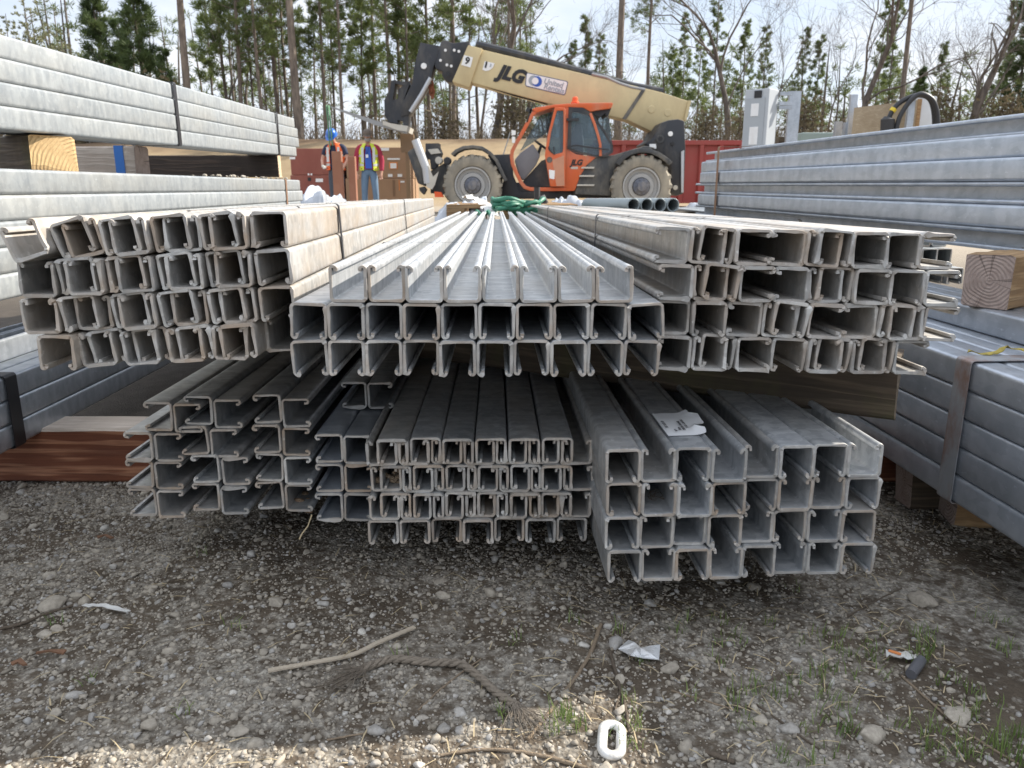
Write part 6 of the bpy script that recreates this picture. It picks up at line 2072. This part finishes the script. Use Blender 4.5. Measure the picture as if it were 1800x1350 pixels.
def make_pine(seed, h, r0, crown0, spread, nb, mat, bark_, tufts=7, per=16, ln=.34, name="pine_tree", stubs=6, taper=.3):
    rs = np.random.RandomState(seed)
    root = empty(name, (0, 0, -100))
    tp = trunk_path(h, rs)
    mb = MB(); mb.tube(tp, [r0 * (1.15 if i == 0 else 1) * (1 - (1 - taper) * i / (len(tp) - 1)) for i in range(len(tp))], 10)
    cs, ds = [], []
    for k in range(nb):
        t = crown0 + (1 - crown0) * ((k + rs.rand()) / nb)
        b0 = on_path(tp, min(t, .995))
        rel = (t - crown0) / (1 - crown0)
        L_ = spread * (1.05 - .75 * rel ** 1.3) * rs.uniform(.55, 1.15)
        az = rs.uniform(0, 6.283); up_ = rs.uniform(-.05, .55) + rel * .5
        d = Vector((math.cos(az), math.sin(az), up_)).normalized()
        pts = [b0]
        for q in range(3):
            d = (d + Vector((rs.normal(0, .12), rs.normal(0, .12), .10))).normalized(); pts.append(pts[-1] + d * L_ / 3)
        mb.tube(pts, [max(.012, r0 * .20 * (1 - .5 * rel)), .022, .014, .008], 5, caps=False)
        for q in range(tufts):
            u = 1 - .62 * rs.rand() ** 1.4
            p = on_path(pts, u) + Vector(rs.normal(0, .13 * L_ + .05, 3)) * (1 - u * .3) * .8
            cs.append(tuple(p)); ds.append(tuple((d * .9 + Vector((0, 0, .55))).normalized()))
    for k in range(stubs):
        t = rs.uniform(.15, crown0); b0 = on_path(tp, t); az = rs.uniform(0, 6.283)
        d = Vector((math.cos(az), math.sin(az), rs.uniform(-.2, .3))); L_ = rs.uniform(.25, 1.0)
        mb.tube([b0, b0 + d * L_ * .5 + Vector((0, 0, .03)), b0 + d * L_ + Vector((0, 0, -.05))], [.028, .018, .006], 4, caps=False)
    link("trunk", mb.mesh("trunk", bark_, 60), root)
    link("crown", leaves_mesh("crown", cs, ds, rs, int(per * 1.5), ln, .017, mat, .95), root)
    return root


def make_bare(seed, h, r0, bark_, depth=5, name="bare_tree", lean=.0, spread=.75, first=.35):
    rs = np.random.RandomState(seed)
    root = empty(name, (0, 0, -100))
    mb, cr = MB(), MB()
    def grow(p, d, L_, r_, lev):
        n = 4
        pts, rad = [p], [r_]
        for i in range(n):
            d = (d + Vector(rs.normal(0, .13 + .03 * lev, 3)) + Vector((0, 0, .05))).normalized()
            pts.append(pts[-1] + d * L_ / n); rad.append(r_ * (1 - .42 * (i + 1) / n))
        (mb if lev == 0 else cr).tube(pts, rad, 9 if lev == 0 else 6 if lev == 1 else 4 if lev < 4 else 3, caps=False)
        if lev >= depth: return
        k = rs.randint(3, 5) if lev else rs.randint(4, 7)
        for j in range(k):
            t = rs.uniform(first if lev == 0 else .25, 1.0) if j else 1.0
            b0 = on_path(pts, t)
            ax = Vector(rs.normal(0, 1, 3)); ax = (ax - d * ax.dot(d)).normalized()
            nd = (d + ax * rs.uniform(.45, 1.0) * spread * (1 if j else .4)).normalized()
            grow(b0, nd, L_ * rs.uniform(.55, .78), max(.006, r_ * (.62 if j == 0 else rs.uniform(.3, .5)) * (1 - .25 * t)), lev + 1)
    grow(Vector((0, 0, -.15)), Vector((lean, 0, 1)).normalized(), h * .46, r0, 0)
    link("trunk", mb.mesh("trunk", bark_, 60), root)
    link("branches", cr.mesh("branches", bark_, 60, fix=False), root)
    return root


def make_leafy(seed, h, w_, mat, bark_, n=420, per=14, ln=.22, name="evergreen_tree", base=.12):
    rs = np.random.RandomState(seed)
    root = empty(name, (0, 0, -100))
    tp = trunk_path(h * .95, rs)
    mb = MB(); mb.tube(tp, [.16 * (1 - .85 * i / 8) for i in range(9)], 8)
    cs, ds = [], []
    blobs = [(rs.uniform(base, .97), rs.uniform(0, 6.283), rs.rand()) for _ in range(38)]
    for t, az, q in blobs:
        wr_ = w_ * (1.0 - .75 * max(0, (t - .35) / .65) ** 1.3) * (.5 + .6 * q)
        c = on_path(tp, t) + Vector((math.cos(az) * wr_ * .75, math.sin(az) * wr_ * .75, 0))
        mb.tube([on_path(tp, max(0, t - .06)), c], [.03, .01], 4, caps=False)
        for _ in range(n // 38):
            o_ = Vector(rs.normal(0, 1, 3)) * (w_ * .24)
            cs.append(tuple(c + Vector((o_.x, o_.y, o_.z * .8)))); ds.append(tuple((o_.normalized() + Vector((0, 0, .4))).normalized()))
    link("trunk", mb.mesh("trunk", bark_, 60), root)
    link("crown", leaves_mesh("crown", cs, ds, rs, int(per * 1.4), ln * .9, .024, mat, .9), root)
    return root


PR = {
    "tall": [make_pine(201 + i, 19, .20, .50, 2.5, 46, M["needle"], M["bark_pine"], 8, 16, .36) for i in range(2)],
    "mid": [make_pine(211 + i, 12.5 + i, .115, .30, 1.65, 52, M["needle"], M["bark_pine"], 9, 15, .30) for i in range(4)],
    "slim": [make_pine(221 + i, 9.5 + i, .065, .30, 1.0, 36, M["needle"], M["bark_dark"], 8, 14, .30) for i in range(3)],
    "young": [make_pine(231 + i, 8.2, .12, .08, 1.6, 62, M["needle_dark"], M["bark_dark"], 9, 18, .36, stubs=0) for i in range(2)],
    "oak": [make_bare(241 + i, 13, .20, M["bark_grey"], 5, spread=.85) for i in range(2)],
    "sap": [make_bare(251 + i, 8.5, .07, M["bark_grey"], 4, name="bare_sapling", spread=.55, first=.3) for i in range(2)],
    "olive": [make_leafy(261 + i, 8.5, 2.5, M["leaf_olive"], M["bark_grey"]) for i in range(2)],
    "bush": [make_leafy(271 + i, 3.2, 1.7, M["leaf_brown"], M["bark_grey"], 380, 12, .20, "tall_bush", .05) for i in range(2)],
    "snag": [make_bare(281, 9.0, .26, M["bark_dark"], 2, name="dead_snag", spread=1.0, first=.3, lean=.06)],
}
KIND_TXT = {"tall": ("tall pine with a thick trunk", "pine tree", "tall pines behind the yard"), "mid": ("middle sized pine with airy crown", "pine tree", "middle sized pines behind the yard"),
            "slim": ("slim young pine", "pine tree", "slim pines behind the yard"), "young": ("dense dark young pine", "pine tree", "young pines behind the left stack"),
            "oak": ("large bare branching tree", "bare tree", "bare trees behind the yard"), "sap": ("thin bare sapling", "bare tree", "bare saplings behind the yard"),
            "olive": ("grey green bushy tree", "tree", "bushy trees at the left edge"), "bush": ("brown tall bush", "bush", "tall bushes behind the yard"), "snag": ("dark broken dead trunk", "dead tree", None)}
TREES = [  # px of the trunk, distance, kind, size
    (-60, 46, "olive", .95), (25, 48, "olive", .88), (75, 44, "olive", .93), (128, 47, "olive", .76), (2, 40, "young", .72), (45, 39.5, "bush", 1.0),
    (196, 41, "young", .88), (232, 45, "young", .82), (268, 40, "young", .95), (305, 46, "young", .62), (285, 38.5, "bush", 1.0), (235, 38.5, "bush", .95), (322, 38.5, "bush", .75), (165, 38.8, "bush", .95), (110, 39, "bush", .9),
    (338, 38.5, "tall", 1.0), (408, 44, "mid", .95), (428, 41, "mid", 1.05), (447, 46, "slim", 1.1), (466, 40.5, "mid", .9), (492, 45, "mid", 1.1), (378, 48, "slim", 1.1), (390, 43, "sap", 1.0),
    (528, 38.6, "tall", 1.05), (512, 47, "mid", 1.0), (574, 42, "mid", .92), (590, 46, "slim", 1.25), (604, 40.5, "mid", .85), (640, 44, "slim", 1.1), (662, 50, "mid", 1.0),
    (688, 42, "tall", .62), (704, 47, "mid", 1.05), (722, 41, "slim", 1.05), (756, 45, "mid", 1.0), (798, 42, "mid", 1.1), (826, 47, "slim", 1.2), (846, 41, "sap", 1.1),
    (866, 40, "oak", .95), (892, 46, "mid", .9), (960, 52, "sap", 1.1), (1002, 50, "mid", .50), (1026, 46, "slim", .72), (1050, 52, "mid", .5), (1064, 48, "sap", .8),
    (1086, 40, "tall", .95), (1134, 42, "tall", .60), (1176, 46, "slim", .52), (1198, 43, "slim", .56), (1222, 47, "mid", .48), (1250, 45, "mid", .55), (1277, 41, "oak", .82), (1300, 44, "mid", .52), (1334, 46, "mid", .46), (1360, 43, "sap", .85),
    (1398, 48, "mid", .46), (1425, 45, "slim", .62), (1452, 49, "sap", .9), (1496, 41, "oak", .88), (1530, 46, "mid", .5), (1556, 43, "slim", .72), (1580, 40, "tall", .72), (1604, 44, "young", .50), (1642, 46, "mid", .46), (1668, 44, "sap", .8),
    (1702, 39.5, "snag", .92), (1725, 47, "oak", .62), (1748, 45, "slim", .65), (1782, 42, "young", .86), (1812, 40, "mid", .62), (1850, 42, "mid", .8), (1900, 40, "oak", 1.0),
    (1320, 38.8, "bush", .62), (1410, 39, "bush", .7), (780, 38.8, "bush", .6), (905, 38.8, "bush", .72), (1240, 38.8, "bush", .55), (1560, 39, "bush", .7), (1640, 39, "bush", .8), (1770, 39, "bush", .8), (690, 39, "bush", .5),
]
TENS = {2: "twenty", 3: "thirty"}
def ordinal(n):
    base = ORD + ["fifteenth", "sixteenth", "seventeenth", "eighteenth", "nineteenth", "twentieth"]
    return base[n] if n < 20 else "twenty-" + ORD[n - 20]
used, rt = {}, random.Random(99)
TREES.sort(key=lambda t: t[0])
seen = {}
for (px, Y, kind, s_) in TREES:
    protos = PR[kind]
    k = used.get(kind, 0); used[kind] = k + 1
    src = protos[k % len(protos)]
    o = src if k < len(protos) else copy_tree(src)
    x = P(px, 250, Y).x
    o.location = (x, Y, gh(x, Y) - .1)
    o.rotation_euler = (rt.uniform(-.02, .02), rt.uniform(-.02, .02), rt.uniform(0, 6.28) if kind != "snag" else 2.6)
    sz = s_ * rt.uniform(.97, 1.03); o.scale = (sz, sz, sz)
    i = seen.get(kind, 0); seen[kind] = i + 1
    txt, cat, grp = KIND_TXT[kind]
    lab = f"{txt}, {ordinal(i)} of its kind from the left" if grp else txt + " with a bent limb at the right edge"
    tag(o, lab, cat, grp)

# the wood going on behind, one mass of thin trunks and foliage
rs = np.random.RandomState(404)
mb = MB(); cs, ds = [], []
for k in range(210):
    Y = rs.uniform(50, 85); px = rs.uniform(-150, 1950); x = P(px, 250, Y).x; z0 = gh(x, Y) - .2
    h = rs.uniform(6.0, 13.0) * (.95 if px < 950 else .56)
    r_ = rs.uniform(.05, .16)
    mb.tube([(x, Y, z0), (x + rs.normal(0, .15), Y, z0 + h * .5), (x + rs.normal(0, .3), Y, z0 + h)], [r_, r_ * .7, r_ * .2], 5, caps=False)
    if rs.rand() < .75:
        for q in range(rs.randint(12, 30)):
            t = rs.uniform(.35, 1.0)
            cs.append((x + rs.normal(0, .9 * (1.15 - t) + .25), Y + rs.normal(0, .8), z0 + h * t)); ds.append((0, 0, .5))
dw = mb.build("distant_wood", [M["bark_dark"], M["needle"]], smooth=0, fix=False)
tag(dw, "thin trunks of the wood far behind the yard", "wood", kind="stuff")
dl = link("distant_foliage", leaves_mesh("distant_foliage", cs, ds, rs, 26, .5, .028, M["needle"], 1.0))
tag(dl, "thin pine foliage of the wood far behind the yard", "wood", kind="stuff")
# dry brush along the top of the bank
n = 16000
bx = rs.uniform(-48, 48, n); by = 38.0 + np.abs(rs.normal(0, 5, n)); hz = ground_h(bx, by)
c_ = np.stack([bx, by, hz - .05], 1)
hh_ = rs.gamma(2.0, .42, n) * (1 + .8 * fbm(bx * .3, by * .1, 2))
d = rs.normal(0, .42, (n, 3)); d[:, 2] = 1; d /= np.linalg.norm(d, axis=1)[:, None]
s_ = np.cross(d, rs.normal(0, 1, (n, 3))); s_ /= np.linalg.norm(s_, axis=1)[:, None]
wd = rs.uniform(.006, .022, n)[:, None]
top = c_ + d * hh_[:, None]; mid_ = c_ + d * hh_[:, None] * .5
side = mid_ + (s_ * .35 + d * .3) * hh_[:, None] * .6
v = np.stack([c_ - s_ * wd, c_ + s_ * wd, top, mid_, mid_ + d * .05, side], 1).reshape(-1, 3)
q = np.arange(n) * 6
br = link("dry_brush", np_mesh("dry_brush", v, np.concatenate([np.stack([q, q + 1, q + 2], 1), np.stack([q + 3, q + 4, q + 5], 1)]), M["brush_twigs"]))
tag(br, "dry brown brush under the trees on the bank", "brush", kind="stuff")
